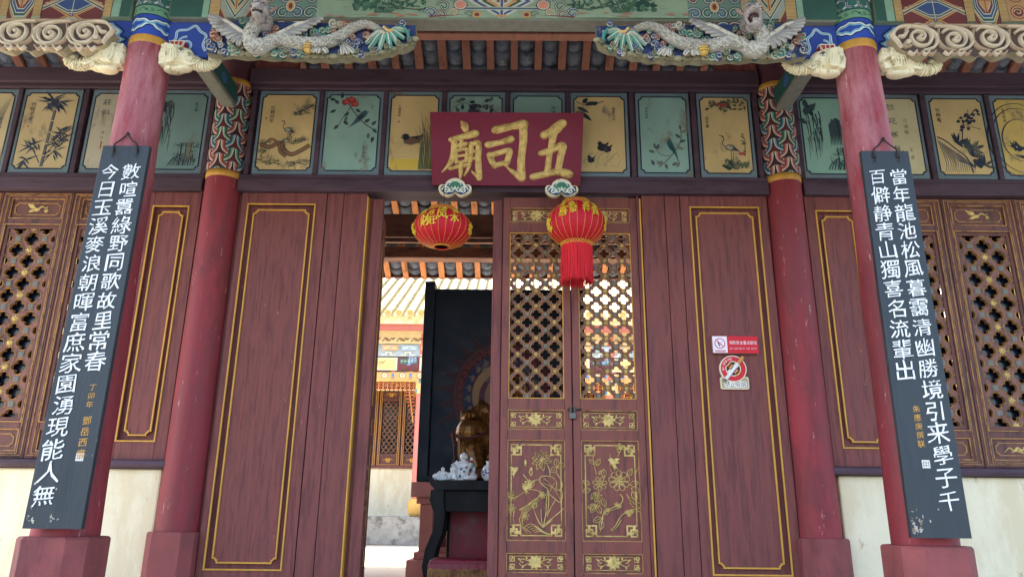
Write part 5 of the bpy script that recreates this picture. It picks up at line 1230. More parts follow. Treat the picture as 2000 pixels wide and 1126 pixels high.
def scroll_beam(mir, label):
    T = (lambda x: x) if not mir else (lambda x: 2*XM-x)
    t = thing("scroll_carving", label, "carving", (T(-3.1), 3.5, 3.985), "cream scroll carvings of the wing beams"); Y = 3.49
    S = lambda cx, cy: (T(-2.838+cx*.000998), 4.186-((95+(cy-95)*.86)/2.816-35)*.00325)
    m = MB(); bot = []
    x = 600
    P = [(600, 165), (560, 105), (520, 98), (-1900, 98), (-1900, 285)]
    xs = -1900
    while xs < 560:
        bot.append((xs, 270+18*math.sin(xs*.045)+(8 if (xs//45) % 2 else 0))); xs += 22
    P += bot+[(575, 240)]
    m.prism([S(*p) for p in P], Y, 3.545, (84, 66, 56), (160, 150, 122)); m.build("backing_board", M_scroll, t, bevel=.003)
    g = MB(); A = Relief(g, lambda u, v, h: (u, Y-h, v), .024)
    C1, C2 = (204, 188, 160), (170, 146, 120)
    for k, cx in enumerate((455, 265, 70, -130, -330, -530, -730)):
        cz = 172+(12 if k % 2 else 0); r = .082 if k % 2 == 0 else .074; u, v = S(cx, cz)
        A.spiral(u, v, r, .017, C1, 1.9, 2.6, 1 if not mir else -1, 44, .10)
        A.ell(u, v, .012, .012, C1, n=10)
        a, b = S(cx-80, cz+60), S(cx+95, cz-70); c = S(cx-150, cz+95)
        A.stroke([S(cx+100, 105), S(cx+20, 108), S(cx-60, 130), S(cx-95, 180), S(cx-70, 235), S(cx, 262)], .02, C1, taper=(.008, .022, .010))
        A.stroke([S(cx-110, 120), S(cx-95, 190), S(cx-120, 240), S(cx-180, 262)], .02, C2, taper=(.008, .018, .008))
        for q in range(4): A.stroke([S(cx-70+q*34, 262), S(cx-50+q*34, 285), S(cx-26+q*34, 268)], .012, C1 if q % 2 else C2, 4)
    A.stroke([S(500, 105), S(560, 112), S(590, 140), S(602, 168), S(580, 205), S(565, 245)], .02, C1, taper=(.012, .026, .014))
    A.stroke([S(520, 140), S(545, 170), S(575, 172)], .02, C1, taper=(.02, .024, .006)); A.ell(*S(528, 212), .018, .018, C1, n=12); A.stroke([S(510, 230), S(540, 240), S(560, 225)], .014, C2)
    A.line([S(540, 101), S(-1900, 101)], .012, C2)
    g.build("scrolls", M_scroll, t); return t
scroll_beam(False, "cream spiral scroll carving on the left wing beam")
scroll_beam(True, "cream spiral scroll carving on the right wing beam")

# ------------------------------------------------------------------ painted panels above the openings
OCH_P, TEA_P, PAL_P, INK, INK2, GRYB = (204, 178, 122), (138, 172, 158), (208, 198, 162), (36, 46, 62), (70, 84, 92), (112, 132, 138)
def pin(A, P, w, c=INK, **k): A.stroke(P, w, c, 5, **k)
def needles(A, u, v, r, n=34, c=None):
    for k in range(n):
        a = rnd.uniform(-.2, math.pi+.2); q = r*rnd.uniform(.5, 1); uu = u+rnd.uniform(-r, r)*.8; vv = v+rnd.uniform(-.4, .3)*r
        A.line([(uu, vv), (uu+q*.7*math.cos(a), vv+q*.5*math.sin(a))], .0022, c or rnd.choice([INK, (48, 72, 70), (70, 96, 80)]))
def small_text(A, s, u, v, sz=.02): A.text(s, u, v, sz, INK, sz*1.08, wob=.05)
def seal_(A, u, v): A.rect(u-.005, u+.005, v-.007, v+.007, (156, 56, 48))
def crane(A, u, v, s, d=1):
    c = lambda x, y: (u+d*x*s, v+y*s)
    A.poly([c(-.5, .1), c(-.2, .32), c(.15, .3), c(.35, .05), c(.62, -.25), c(.3, -.2), c(0, -.18), c(-.35, -.12)], (86, 92, 88)); A.poly([c(-.45, .1), c(-.15, .24), c(.1, .2), c(.2, .0), c(-.1, -.1)], (176, 170, 140))
    for k in range(5): pin(A, [c(-.1+.08*k, .2-.05*k), c(.15+.09*k, .02-.06*k), c(.4+.06*k, -.2-.02*k)], .003)
    pin(A, [c(-.4, .12), c(-.62, .4), c(-.48, .72), c(-.55, .95)], .006*s/.1); A.ell(*c(-.56, .97), .08*s, .06*s, INK); A.leaf(*c(-.6, .97), 2.75 if d > 0 else .4, .32*s, .06*s, INK)
    for q in (-.05, .1): pin(A, [c(q, -.15), c(q+.02, -.6), c(q-.05, -1.0), c(q-.16, -1.02)], .004)
def pic(A, kind_, w, h):
    u = lambda a: a*w/2; v = lambda b: b*h/2       # -1..1 inside the border
    if kind_ == 'cranes':
        for P, wd in (([(-1, -.35), (-.6, -.42), (-.2, -.30), (0, -.5), (.3, -.62), (.7, -.5), (1, -.36)], .03), ([(-.25, -.3), (-.15, -.55), (.1, -.68)], .022), ([(-.9, -.4), (-.6, -.2), (-.3, -.28)], .014)):
            pin(A, [(u(a), v(b)) for a, b in P], wd*1.15, INK); pin(A, [(u(a), v(b)) for a, b in P], wd*.85, (132, 100, 70))
        for a, b, r in ((-.75, -.3, .06), (-.8, -.78, .075), (-.4, -.85, .06), (.6, -.22, .05), (.35, -.3, .045), (.75, -.85, .05), (.3, -.9, .05), (-.9, -.55, .05), (.6, .55, .05), (.85, .68, .045), (.4, .48, .04)): needles(A, u(a), v(b), r)
        pin(A, [(u(1), v(.75)), (u(.7), v(.6)), (u(.4), v(.52))], .008); crane(A, u(.02), v(-.28), .07, -1); crane(A, u(.12), v(.02), .075, 1); small_text(A, "松鶴延寿"[0:3]+"年", u(-.62), v(.66), .034); seal_(A, u(-.85), v(.35))
    elif kind_ == 'branchbird':
        pin(A, [(u(-.3), v(1)), (u(-.15), v(.75)), (u(.2), v(.45)), (u(.6), v(.2)), (u(1), v(.05))], .008, (80, 66, 60)); pin(A, [(u(-.1), v(.7)), (u(-.4), v(.4)), (u(-.6), v(.1))], .005, (80, 66, 60))
        for a, b in ((-.3, .85), (-.1, .92), (.05, .8)): A.ell(u(a), v(b), .032, .028, (158, 58, 56), 0, 12, .2); A.ell(u(a)+.004, v(b), .018, .014, (190, 90, 80), 0, 10, .2)
        for a, b, q in ((-.6, .8, 2.4), (-.75, .9, 2.8), (-.7, .62, 3.6), (.1, .65, -.6), (-.55, .2, 4), (-.35, .32, 5.5), (.85, .1, -.8), (.7, -.02, -1.6), (.5, .28, .6), (-.5, .95, 1.5), (.8, .2, .8), (-.15, .55, 3.8), (.9, -.12, -1.8), (-.25, .45, 4.6)): A.leaf(u(a), v(b), q, .05, .026, rnd.choice([(58, 78, 78), (44, 60, 66), (84, 104, 96)]))
        A.poly([(u(.05), v(.28)), (u(.2), v(.46)), (u(.42), v(.6)), (u(.55), v(.62)), (u(.62), v(.54)), (u(.5), v(.42)), (u(.3), v(.3)), (u(-.15), v(.12))], (62, 86, 92)); A.leaf(u(.6), v(.57), .1, .016, .006, INK); A.poly([(u(.2), v(.42)), (u(.5), v(.52)), (u(.3), v(.34))], (34, 46, 60)); small_text(A, "富貴报春"[0:2]+"春風", u(.55), v(-.4), .024); seal_(A, u(.45), v(-.78))
    elif kind_ == 'duck':
        for k in range(22): a = rnd.uniform(-1, .9); b = rnd.uniform(-.95, -.2); A.line([(u(a), v(b)), (u(min(1, a+rnd.uniform(.2, .7))), v(b+rnd.uniform(-.01, .01)))], .002, (150, 140, 70) if b < -.5 else (120, 128, 96))
        A.rect(-w/2, w/2, -h/2, -h*.36, (206, 178, 76))
        A.poly([(u(-.45), v(-.22)), (u(-.3), v(-.12)), (u(.1), v(-.1)), (u(.5), v(-.05)), (u(.3), v(-.28)), (u(-.1), v(-.34)), (u(-.4), v(-.3))], (108, 84, 66)); A.ell(u(-.35), v(-.12), .028, .026, (28, 40, 48)); A.leaf(u(-.42), v(-.13), 3.3, .035, .012, (120, 110, 60)); A.poly([(u(-.15), v(-.12)), (u(.3), v(-.08)), (u(.5), v(-.02)), (u(.2), v(-.18))], INK)
        for k in range(11): a = .3+.06*k; pin(A, [(u(a), v(-1)), (u(a+.03), v(-.3+.1*(k % 3))), (u(a-.25+.1*(k % 4)), v(.1+.12*(k % 5)))], .006, rnd.choice([(40, 66, 58), (66, 92, 64), (48, 60, 56)]), taper=(.008, .006, .001))
        small_text(A, "芦花小塘"[2:]+"清秋", u(-.7), v(.75), .024); seal_(A, u(-.7), v(.3))
    elif kind_ == 'peony':
        pin(A, [(u(-.95), v(.7)), (u(-.5), v(.85)), (u(0), v(.7)), (u(.5), v(.8)), (u(.95), v(.5))], .005, (60, 60, 64))
        for k in range(26): A.leaf(u(rnd.uniform(-.8, .8)), v(rnd.uniform(.3, .95)), rnd.random()*6, .05, .028, rnd.choice([(50, 66, 70), (72, 90, 88), (38, 50, 58)]))
        for k in range(14): A.ell(u(-.1+rnd.gauss(0, .16)), v(.55+rnd.gauss(0, .08)), .025, .02, rnd.choice([(66, 66, 84), (90, 88, 104), (50, 52, 66)]), rnd.random()*3, 10, .2)
        for k in range(12): A.leaf(u(rnd.uniform(-.5, .5)), v(rnd.uniform(-.7, .2)), rnd.random()*6, .05, .028, (60, 80, 78))
    elif kind_ == 'lotus':
        small_text(A, "荷塘清風", u(.7), v(.72), .034); seal_(A, u(.7), v(.3))
        for a, b, r in ((-.2, -.3, .07), (.3, -.5, .06), (-.5, -.65, .06)): A.ell(u(a), v(b), r, r*.5, (80, 116, 98), .2, 18, .08)
        for q in (60, 90, 120, 35, 145): A.leaf(u(.1), v(-.05), R_(q), .06, .026, (206, 150, 150))
        pin(A, [(u(.1), v(-.9)), (u(.12), v(-.4)), (u(.1), v(-.05))], .004, (60, 90, 70))
    elif kind_ == 'chicks':
        for k in range(26): a = rnd.uniform(-.95, .8); A.line([(u(a), v(rnd.uniform(-.95, -.45))), (u(min(.98, a+rnd.uniform(.1, .5))), v(rnd.uniform(-.95, -.45)))], .003, (150, 140, 92))
        for a, b, s in ((.1, -.38, .036), (.3, -.42, .03), (-.4, -.72, .026)):
            A.ell(u(a), v(b), s, s*.85, (36, 40, 48), .3, 12, .1); A.ell(u(a)-s*.5, v(b)+s*.9, s*.5, s*.45, (36, 40, 48)); A.leaf(u(a)+s*.6, v(b)+s*.4, .9, s*1.1, s*.5, (30, 34, 40)); pin(A, [(u(a), v(b)-s*.7), (u(a), v(b)-s*1.3)], .002)
            A.ell(u(a)-s*.5, v(b)+s*1.35, s*.2, s*.12, (150, 60, 50))
        pin(A, [(u(-1), v(.9)), (u(-.6), v(.8)), (u(-.2), v(.82)), (u(.2), v(.92))], .006, (90, 70, 60))
        for a, b, q, l in ((-.95, .75, -.5, .10), (-.85, .62, -.7, .12), (-.6, .82, .2, .09), (-.7, .85, .9, .06), (-.3, .82, .4, .05), (-.95, .65, -1.2, .08)): A.leaf(u(a), v(b), q, l, .035, rnd.choice([(34, 52, 58), (50, 70, 70)]))
        small_text(A, "晚風小村", u(.62), v(.7), .026)
    elif kind_ == 'parrot':
        pin(A, [(u(-.3), v(-.9)), (u(.1), v(-.7)), (u(.4), v(-.5)), (u(.75), v(-.2)), (u(.8), v(.15))], .007, (90, 84, 80)); pin(A, [(u(.2), v(-.6)), (u(-.2), v(-.55)), (u(-.4), v(-.4))], .005, (90, 84, 80))
        for a, b, q in ((-.4, -.4, 1.8), (-.35, -.42, 1.2), (-.45, -.5, 2.8), (.7, -.2, .2), (.75, -.1, 2.4), (.8, .05, .5), (.78, .12, 1.6), (-.1, -.75, 3.5), (-.2, -.85, 2.2), (0, -.8, 5), (.3, -.85, .5), (.5, -.9, 1), (-.5, -.85, 2), (.6, -.35, -.4)): A.leaf(u(a), v(b), q, .05, .024, rnd.choice([(92, 96, 92), (70, 84, 84), (120, 118, 104)]))
        A.poly([(u(.1), v(-.15)), (u(.18), v(-.08)), (u(.3), v(-.12)), (u(.5), v(-.4)), (u(.66), v(-.85)), (u(.42), v(-.5)), (u(.22), v(-.4)), (u(.12), v(-.28))], (44, 96, 96)); A.poly([(u(.25), v(-.2)), (u(.42), v(-.4)), (u(.5), v(-.6)), (u(.3), v(-.42))], (30, 64, 76)); A.ell(u(.14), v(-.12), .012, .012, (170, 150, 90)); A.leaf(u(.08), v(-.12), 4.2, .014, .01, (120, 70, 50))
        small_text(A, "鸚清風雅趣"[1:], u(-.75), v(.72), .022)
    elif kind_ == 'heron':
        for k in range(24): A.ell(u(.1+rnd.uniform(-.3, .75)), v(-.78+rnd.uniform(-.14, .1)), rnd.uniform(.015, .035), rnd.uniform(.008, .018), rnd.choice([(60, 84, 66), (88, 104, 72), (40, 56, 56), (120, 112, 80)]), rnd.random()*3, 9, .35)
        crane(A, u(.18), v(-.38), .10, 1)
        for k in range(9): A.ell(u(.5+rnd.random()*.25), v(-.56+rnd.random()*.06), .012, .007, (170, 80, 70), 0, 8, .3)
        pin(A, [(u(.78), v(-.6)), (u(.8), v(-.25)), (u(.76), v(.05))], .003)
        for k in range(16): A.leaf(u(.78+rnd.uniform(-.06, .06)), v(rnd.uniform(-.5, .05)), rnd.random()*6, .02, .01, (90, 108, 70))
        for k in range(40): A.leaf(u(rnd.uniform(-.7, .95)), v(.85+rnd.gauss(-.03, .07)), rnd.random()*6, .04, .018, rnd.choice([(64, 88, 70), (86, 108, 80), (110, 90, 66), (44, 62, 60)]))
        for k in range(5): A.ell(u(-.3+rnd.random()*.4), v(.78+rnd.random()*.1), .014, .012, (160, 70, 60), 0, 9, .2)
        small_text(A, "延年春曉"[0:3], u(-.82), v(.45), .03)
    elif kind_ == 'bamboo':
        for k in range(6): y0 = -1+k*.32; pin(A, [(u(.1+.02*k), v(y0)), (u(.12+.02*k), v(y0+.29))], .022, (52, 60, 72)); pin(A, [(u(.09+.02*k), v(y0)), (u(.11+.02*k), v(y0+.29))], .008, (110, 112, 108))
        for P in ([(-.0, -.9), (-.3, -.6), (-.5, -.45)], [(.15, -.7), (.5, -.35), (.75, -.1)], [(.15, -.9), (.4, -.65), (.6, -.55)], [(.1, -.5), (.4, -.2), (.6, .0)]): pin(A, [(u(a), v(b)) for a, b in P], .007, INK)
        for cu, cv, n, l in ((.1, .82, 26, .12), (.3, .78, 14, .11), (-.1, .74, 10, .10), (-.5, -.45, 14, .09), (-.62, -.85, 12, .09), (.6, -.05, 14, .09), (.75, -.25, 10, .08), (.5, -.6, 9, .08), (.45, -.32, 8, .08), (-.3, -.4, 6, .07)):
            for k in range(n): A.leaf(u(cu)+rnd.uniform(-.02, .02), v(cv)+rnd.uniform(-.02, .02), rnd.choice([-1, 1])*rnd.uniform(.2, 1.1)+(-.2 if rnd.random() < .5 else math.pi+.2), l*rnd.uniform(.6, 1.1), .010, rnd.choice([INK, (54, 66, 84)]))
        small_text(A, "竹報平安", u(-.72), v(.72), .036); seal_(A, u(-.76), v(.1))
    elif kind_ in ('verse', 'verse2'):
        if kind_ == 'verse':
            A.text("花過江千尺浪", u(.22), v(.80), .052, INK, .098, shear=.02, sx=1.3, wob=.05); A.text("莊斜", u(-.55), v(.80), .05, INK, .085, shear=.02, sx=1.3, wob=.05); A.text("莊", u(-.5), v(-.05), .024, INK); A.text("叶", u(-.5), v(-.2), .024, INK) if "叶" in GL else None; A.rect(u(-.52), u(-.46), v(-.5), v(-.3), (150, 60, 52)); A.text("春曉", u(.72), v(.80), .05, INK, .098) if "曉" in GL else A.text("春村", u(.72), v(.8), .05, INK, .098)
        else:
            A.text("忽見寒梅樹", u(.0), v(.80), .056, INK, .112, shear=.02, sx=1.3, wob=.05); A.text("江滨临", u(.55), v(.42), .034, INK, .045); A.text("王道", u(.62), v(-.38), .03, INK, .06); A.text("花開漢水滨"[0]+"香水滨", u(-.7), v(.80), .056, INK, .112, shear=.02, sx=1.3, wob=.05); A.text("村春", u(.2), v(-.45), .04, INK, .08) 
    elif kind_ in ('cliff', 'cliff2'):
        s = -1 if kind_ == 'cliff' else -1
        for k in range(26):
            a = -.95+rnd.random()*.62; b = rnd.uniform(-.1, .9); pin(A, [(u(a), v(b)), (u(a+.05), v(b-.2)), (u(a+rnd.uniform(-.03, .08)), v(b-.45-rnd.random()*.2))], .006, rnd.choice([INK, (50, 66, 72), (84, 104, 100)]), taper=(.010, .007, .001))
        for k in range(9): A.ell(u(-.75+rnd.gauss(0, .14)), v(.72+rnd.gauss(0, .08)), .03, .018, rnd.choice([INK, (54, 74, 74)]), rnd.random()*3, 9, .4)
        if kind_ == 'cliff2':
            for k in range(12): a = .05+k*.06; pin(A, [(u(a), v(.45-.1*abs(k-4)*.4+rnd.random()*.1)), (u(a+.01), v(0)), (u(a), v(-.3))], .010, rnd.choice([INK, (60, 78, 82)]), taper=(.014, .010, .001))
        for k in range(8): needles(A, u(.1+rnd.random()*.7), v(-.35-rnd.random()*.35), .045, 12)
        for q in range(3): pin(A, [(u(.25+q*.2), v(-.95)), (u(.28+q*.2), v(-.6)), (u(.25+q*.22), v(-.35))], .007)
        for k in range(10): pin(A, [(u(-.2+k*.12), v(-.95)), (u(.0+k*.1), v(-.75+.05*(k % 3))), (u(.2+k*.08), v(-.85))], .006, rnd.choice([INK, (60, 80, 80)]))
        small_text(A, "寒江清晚"[0:2]+"春", u(.66) if kind_ == 'cliff' else u(.6), v(.76), .024)
    elif kind_ == 'plum':
        for k in range(16): a = -1+k*.08; pin(A, [(u(a), v(-.1-.04*k)), (u(a+.12), v(-.4-.03*k)), (u(a+.2+rnd.random()*.05), v(-.75)), (u(a+.1), v(-.98))], .006, rnd.choice([INK, INK2]), taper=(.008, .006, .002))
        pin(A, [(u(-1), v(-.02)), (u(-.7), v(-.12)), (u(-.3), v(-.35)), (u(.1), v(-.6)), (u(.25), v(-1))], .010)
        pin(A, [(u(-.05), v(-.3)), (u(.1), v(.1)), (u(.2), v(.35)), (u(.5), v(.55)), (u(.8), v(.75))], .008); pin(A, [(u(.2), v(.32)), (u(.6), v(.25)), (u(.9), v(.2))], .005); pin(A, [(u(.45), v(.52)), (u(.5), v(.75))], .005)
        for k in range(24): a = rnd.uniform(.0, .95); A.ell(u(a), v(.3+.5*a*.8+rnd.gauss(0, .09)), .014, .012, INK, 0, 8, .4)
        for cu, cv in ((-.2, -.2), (.05, -.3), (.4, -.35), (.3, -.55), (.6, -.88), (.75, -.8)):
            for k in range(7): A.leaf(u(cu), v(cv), rnd.uniform(-.6, 2.6), .09, .02, rnd.choice([INK, (60, 72, 70)]))
        small_text(A, "竹梅春"[0:3], u(-.8), v(.72), .036); seal_(A, u(-.75), v(.4))
    elif kind_ == 'orchid':
        for r in (.30, .26, .17): pin(A, [(u(-.2)+r*math.cos(a)*.8, v(-.1)+r*math.sin(a)) for a in [R_(d) for d in range(60, 300, 24)]], .010, INK, taper=(.003, .012, .003))
        for k in range(12): A.leaf(u(-.6+rnd.random()*.4), v(-.42+rnd.random()*.1), rnd.uniform(0, 3), .07, .016, INK)
        for k in range(8): pin(A, [(u(-.6), v(-.5)), (u(-.2+k*.1), v(-.62)), (u(.2+k*.1), v(-.75-.03*k))], .005)
        small_text(A, "蘭香清風雅"[1:], u(-.74), v(.75), .028)
    elif kind_ == 'reed':
        for k in range(12): pin(A, [(u(-.6+.1*k), v(-1)), (u(-.3+.08*k), v(-.2)), (u(.2+.07*k), v(.4+.05*k))], .010, rnd.choice([INK, (48, 60, 70)]), taper=(.012, .008, .001))
        small_text(A, "秋香清", u(.7), v(.3), .03)
def painted_panel(x0, x1, pic_, label, tint, pale=False):
    z0, z1, y = 3.913, 4.592, 4.836
    t = thing("panel_painting", label, "painting", ((x0+x1)/2, y, z0), "painted panels above the doors and windows")
    m = MB(); m.box(x0, x1, y, y+.024, z0, z1, GRYB); m.build("border", M_paintn, t, bevel=.003)
    a = MB(); A = Art(a, facade((x0+x1)/2, (z0+z1)/2, y), .0008, .00003); w, h = (x1-x0)-.058, (z1-z0)-.075
    A.poly(notch_rect(-w/2-.010, w/2+.010, -h/2-.010, h/2+.010, .026), (30, 44, 60)); A.poly(notch_rect(-w/2, w/2, -h/2, h/2, .024), tint)
    pic(A, pic_, w-.02, h-.02); a.build("picture", M_paintn, t); return t
for (x0, x1), k, lab, tint in zip(PXM, ('cranes', 'branchbird', 'duck', 'peony', 'lotus', 'chicks', 'parrot', 'heron'),
        ("ochre painted panel of two cranes on a pine bough", "teal painted panel of a bird under red flowers", "ochre painted panel of a duck among reeds", "teal painted panel with dark leaves partly behind the plaque's left half",
         "teal painted panel with a short inscription partly behind the plaque", "ochre painted panel of dark chicks on grass", "teal painted panel of a green parrot on a branch", "ochre painted panel of one crane on a mossy rock"),
        (OCH_P, TEA_P, OCH_P, TEA_P, TEA_P, OCH_P, TEA_P, OCH_P)): painted_panel(x0, x1, k, lab, tint)
for (x0, x1), k, lab, tint in zip(PL, ('reed', 'bamboo', 'verse', 'cliff'), ("pale painted panel cut off by the photo's left edge", "pale ochre painted panel of tall bamboo", "pale verse panel beside the left front column", "grey-teal cliff landscape panel right of the left front column"), ((196, 180, 136), (192, 172, 126), (178, 172, 148), (112, 140, 134))): painted_panel(x0, x1, k, lab, tint)
for (x0, x1), k, lab, tint in zip(PR, ('cliff2', 'verse2', 'plum', 'orchid'), ("teal cliff landscape panel left of the right front column", "pale verse panel beside the right front column", "ochre painted panel of plum twig and bamboo over a rock", "ochre orchid panel cut off by the photo's right edge"), ((140, 182, 162), (206, 196, 152), OCH_P, (206, 178, 98))): painted_panel(x0, x1, k, lab, tint)
# ------------------------------------------------------------------ gate roof: rafters with clay tiles lying on them
M_purl = mk("old_brown_beam", (112, 76, 62), .7, .25, (3, 12, 12), .25, (8, 50, 50), dark=(70, 46, 40), damt=.5, dscale=(3, 9, 9))
def roofline(Y): return 5.745-.45*(Y-5.1) if Y > 5.1 else 5.745-.45*(5.1-Y)
def gate_roof():
    t = thing("gate_roof", "tiled timber roof of the gate, rafters and tile undersides showing above the wall", "roof", (BC, 5.1, 5.7))
    p = .211; xs = [-.05+p*k-5.9 for k in range(56)]
    def course_sheet(ya, yb, nm):
        m = MB(); L = abs(yb-ya); n = int(L/.125); sgn = 1 if yb > ya else -1
        for x in xs[:-1]:
            xa, xb = x+.035, x+p-.035
            for k in range(n):
                y0 = ya+sgn*L*k/n; y1 = ya+sgn*(L*(k+1)/n+.05); z0, z1 = roofline(y0)+.012, roofline(y1)+.012
                V = []; jj = rnd.uniform(-.006, .006)
                for (y, z, dz) in ((y0, z0, .022), (y0, z0, -.016), (y1, z1, .012)):
                    for i in range(7):
                        s = i/6*2-1; V.append((xa+(xb-xa)*(i/6), y, z+dz+jj-.034*(1-s*s)))
                m.add(V, [(i, i+1, i+8, i+7) for i in range(6)]+[(i+7, i+8, i+15, i+14) for i in range(6)], None)
                m.s[-12:] = [True]*12
        m.flat = True; return m.build(nm, M_tile, t)
    course_sheet(5.12, 8.34, "tile_underside"); course_sheet(5.08, 2.56, "tile_underside")
    def slope_bar(x0, x1, ya, yb, d0, d1):
        m = MB(); za, zb = roofline(ya), roofline(yb)
        m.loft([[(x, y, z+d) for x, d in ((x0, d0), (x1, d0), (x1, d1), (x0, d1))] for y, z in ((ya, za), (yb, zb))], None, True, False); return m
    for i, x in enumerate(xs):
        if not -4.6 < x < 4.4: continue
        w = .033+rnd.uniform(-.003, .004)
        slope_bar(x-w, x+w, 5.12, 7.08, -.045, .015).build("rafter", M_rafter, t)
        slope_bar(x-w+.004, x+w-.002, 7.1, 8.33, -.045, .015).build("rafter", M_rafter_lit, t)
    m = MB()
    for x in xs:
        za, zb = roofline(5.05), roofline(2.52)
        m.loft([[(xx, y, z+d) for xx, d in ((x-.035, -.045), (x+.035, -.045), (x+.035, .015), (x-.035, .015))] for y, z in ((5.05, za), (2.52, zb))], None, True, False)
    q = m.build("front_rafters", M_rafter, t)
    # outer skin of the roof keeps the sun out
    m = MB(); m.loft([[(x, y, z) for y, z in ((2.48, roofline(2.48)+.06), (5.1, roofline(5.1)+.07), (8.38, roofline(8.38)+.06), (8.38, roofline(8.38)+.16), (5.1, roofline(5.1)+.2), (2.48, roofline(2.48)+.16))] for x in (-6, 6)], None, True, False)
    m.build("tile_top", M_tile, t)
    for (y0, y1, z0, z1, nm) in ((5.24, 5.34, 5.39, 5.455, "purlin"), (7.0, 7.2, 4.27, 4.52, "purlin"), (7.72, 7.88, 4.30, 4.43, "purlin"), (8.30, 8.335, 4.255, 4.315, "eave_board"), (2.50, 2.54, 4.50, 4.58, "eave_board"), (6.98, 7.03, 4.205, 4.255, "purlin")):
        m = MB(); m.box(-6, 6, y0, y1, z0, z1); m.build(nm, M_rafter if y0 < 6 else M_purl, t, bevel=.01)
    for x in (-5.0, 4.8):
        m = MB(); m.prism([(x, 1.1), (x+.15, 1.1), (x+.15, 4.75), (x, 4.75)], 5.1, 8.0); m.build("side_wall", M_white, t)
    m = MB(); m.box(-6, 6, 5.02, 5.18, 5.45, 5.68); m.build("ridge_beam", M_beam, t)
    return t
gate_roof()

# ------------------------------------------------------------------ shrine inside the gate
t = thing("statue_screen", "dark painted screen with flame halo behind the golden statue", "screen", (-.12, 6.65, 1.1))
m = MB(); m.box(-.755, .515, 6.62, 6.68, 1.866, 3.61); m.build("board", M_screen, t, bevel=.005)
for a, b in ((-.852, -.757), (.517, .612)): MB().box(a, b, 6.56, 6.70, 1.866, 3.665).build("post", M_screen, t, bevel=.006)
a = MB(); hx, hz = -.12, 2.62; A = Art(a, lambda u, v, h: (hx+u*.74, 6.62-h, hz+v*.78), .001)
P = []; n = 26
for k in range(n):
    for da, r in ((0, .60), (.35, .66), (.62, .86+.05*math.sin(k*2.3)), (.75, .70)):
        q = 2*math.pi*(k+da)/n; P.append((r*math.cos(q)*.98, r*math.sin(q)))
A.poly(P, (50, 18, 28)); A.ell(0, 0, .60, .61, (80, 40, 36), n=48); A.ell(0, 0, .57, .58, (66, 26, 34), n=48)
for k in range(40): A.spiral(.525*math.cos(k*.157), .535*math.sin(k*.157), .035, .010, (120, 52, 44), 1.1, k, 1 if k % 2 else -1, 12)
A.ell(0, 0, .48, .49, (30, 40, 70), n=48)
for k in range(22): A.leaf(.425*math.cos(k*.2856), .435*math.sin(k*.2856), k*.2856+1.9, .09, .05, (112, 88, 72)); A.leaf(.425*math.cos(k*.2856+.06), .435*math.sin(k*.2856+.06), k*.2856+.6, .05, .03, (70, 84, 90))
for r, c in ((.375, (130, 96, 60)), (.365, (150, 118, 80))): A.ell(0, 0, r, r, c, n=48)
A.ell(.03, -.03, .32, .31, (84, 30, 50), n=40); A.ell(.05, -.02, .27, .26, (140, 108, 74), n=40)
for k in range(n): A.stroke([(.62*math.cos(2*math.pi*(k+.1)/n), .62*math.sin(2*math.pi*(k+.1)/n)), (.72*math.cos(2*math.pi*(k+.5)/n), .72*math.sin(2*math.pi*(k+.5)/n)), (.82*math.cos(2*math.pi*(k+.6)/n), .82*math.sin(2*math.pi*(k+.6)/n))], .005, (92, 54, 48), 4)
a.build("painted_halo", M_paintn, t)

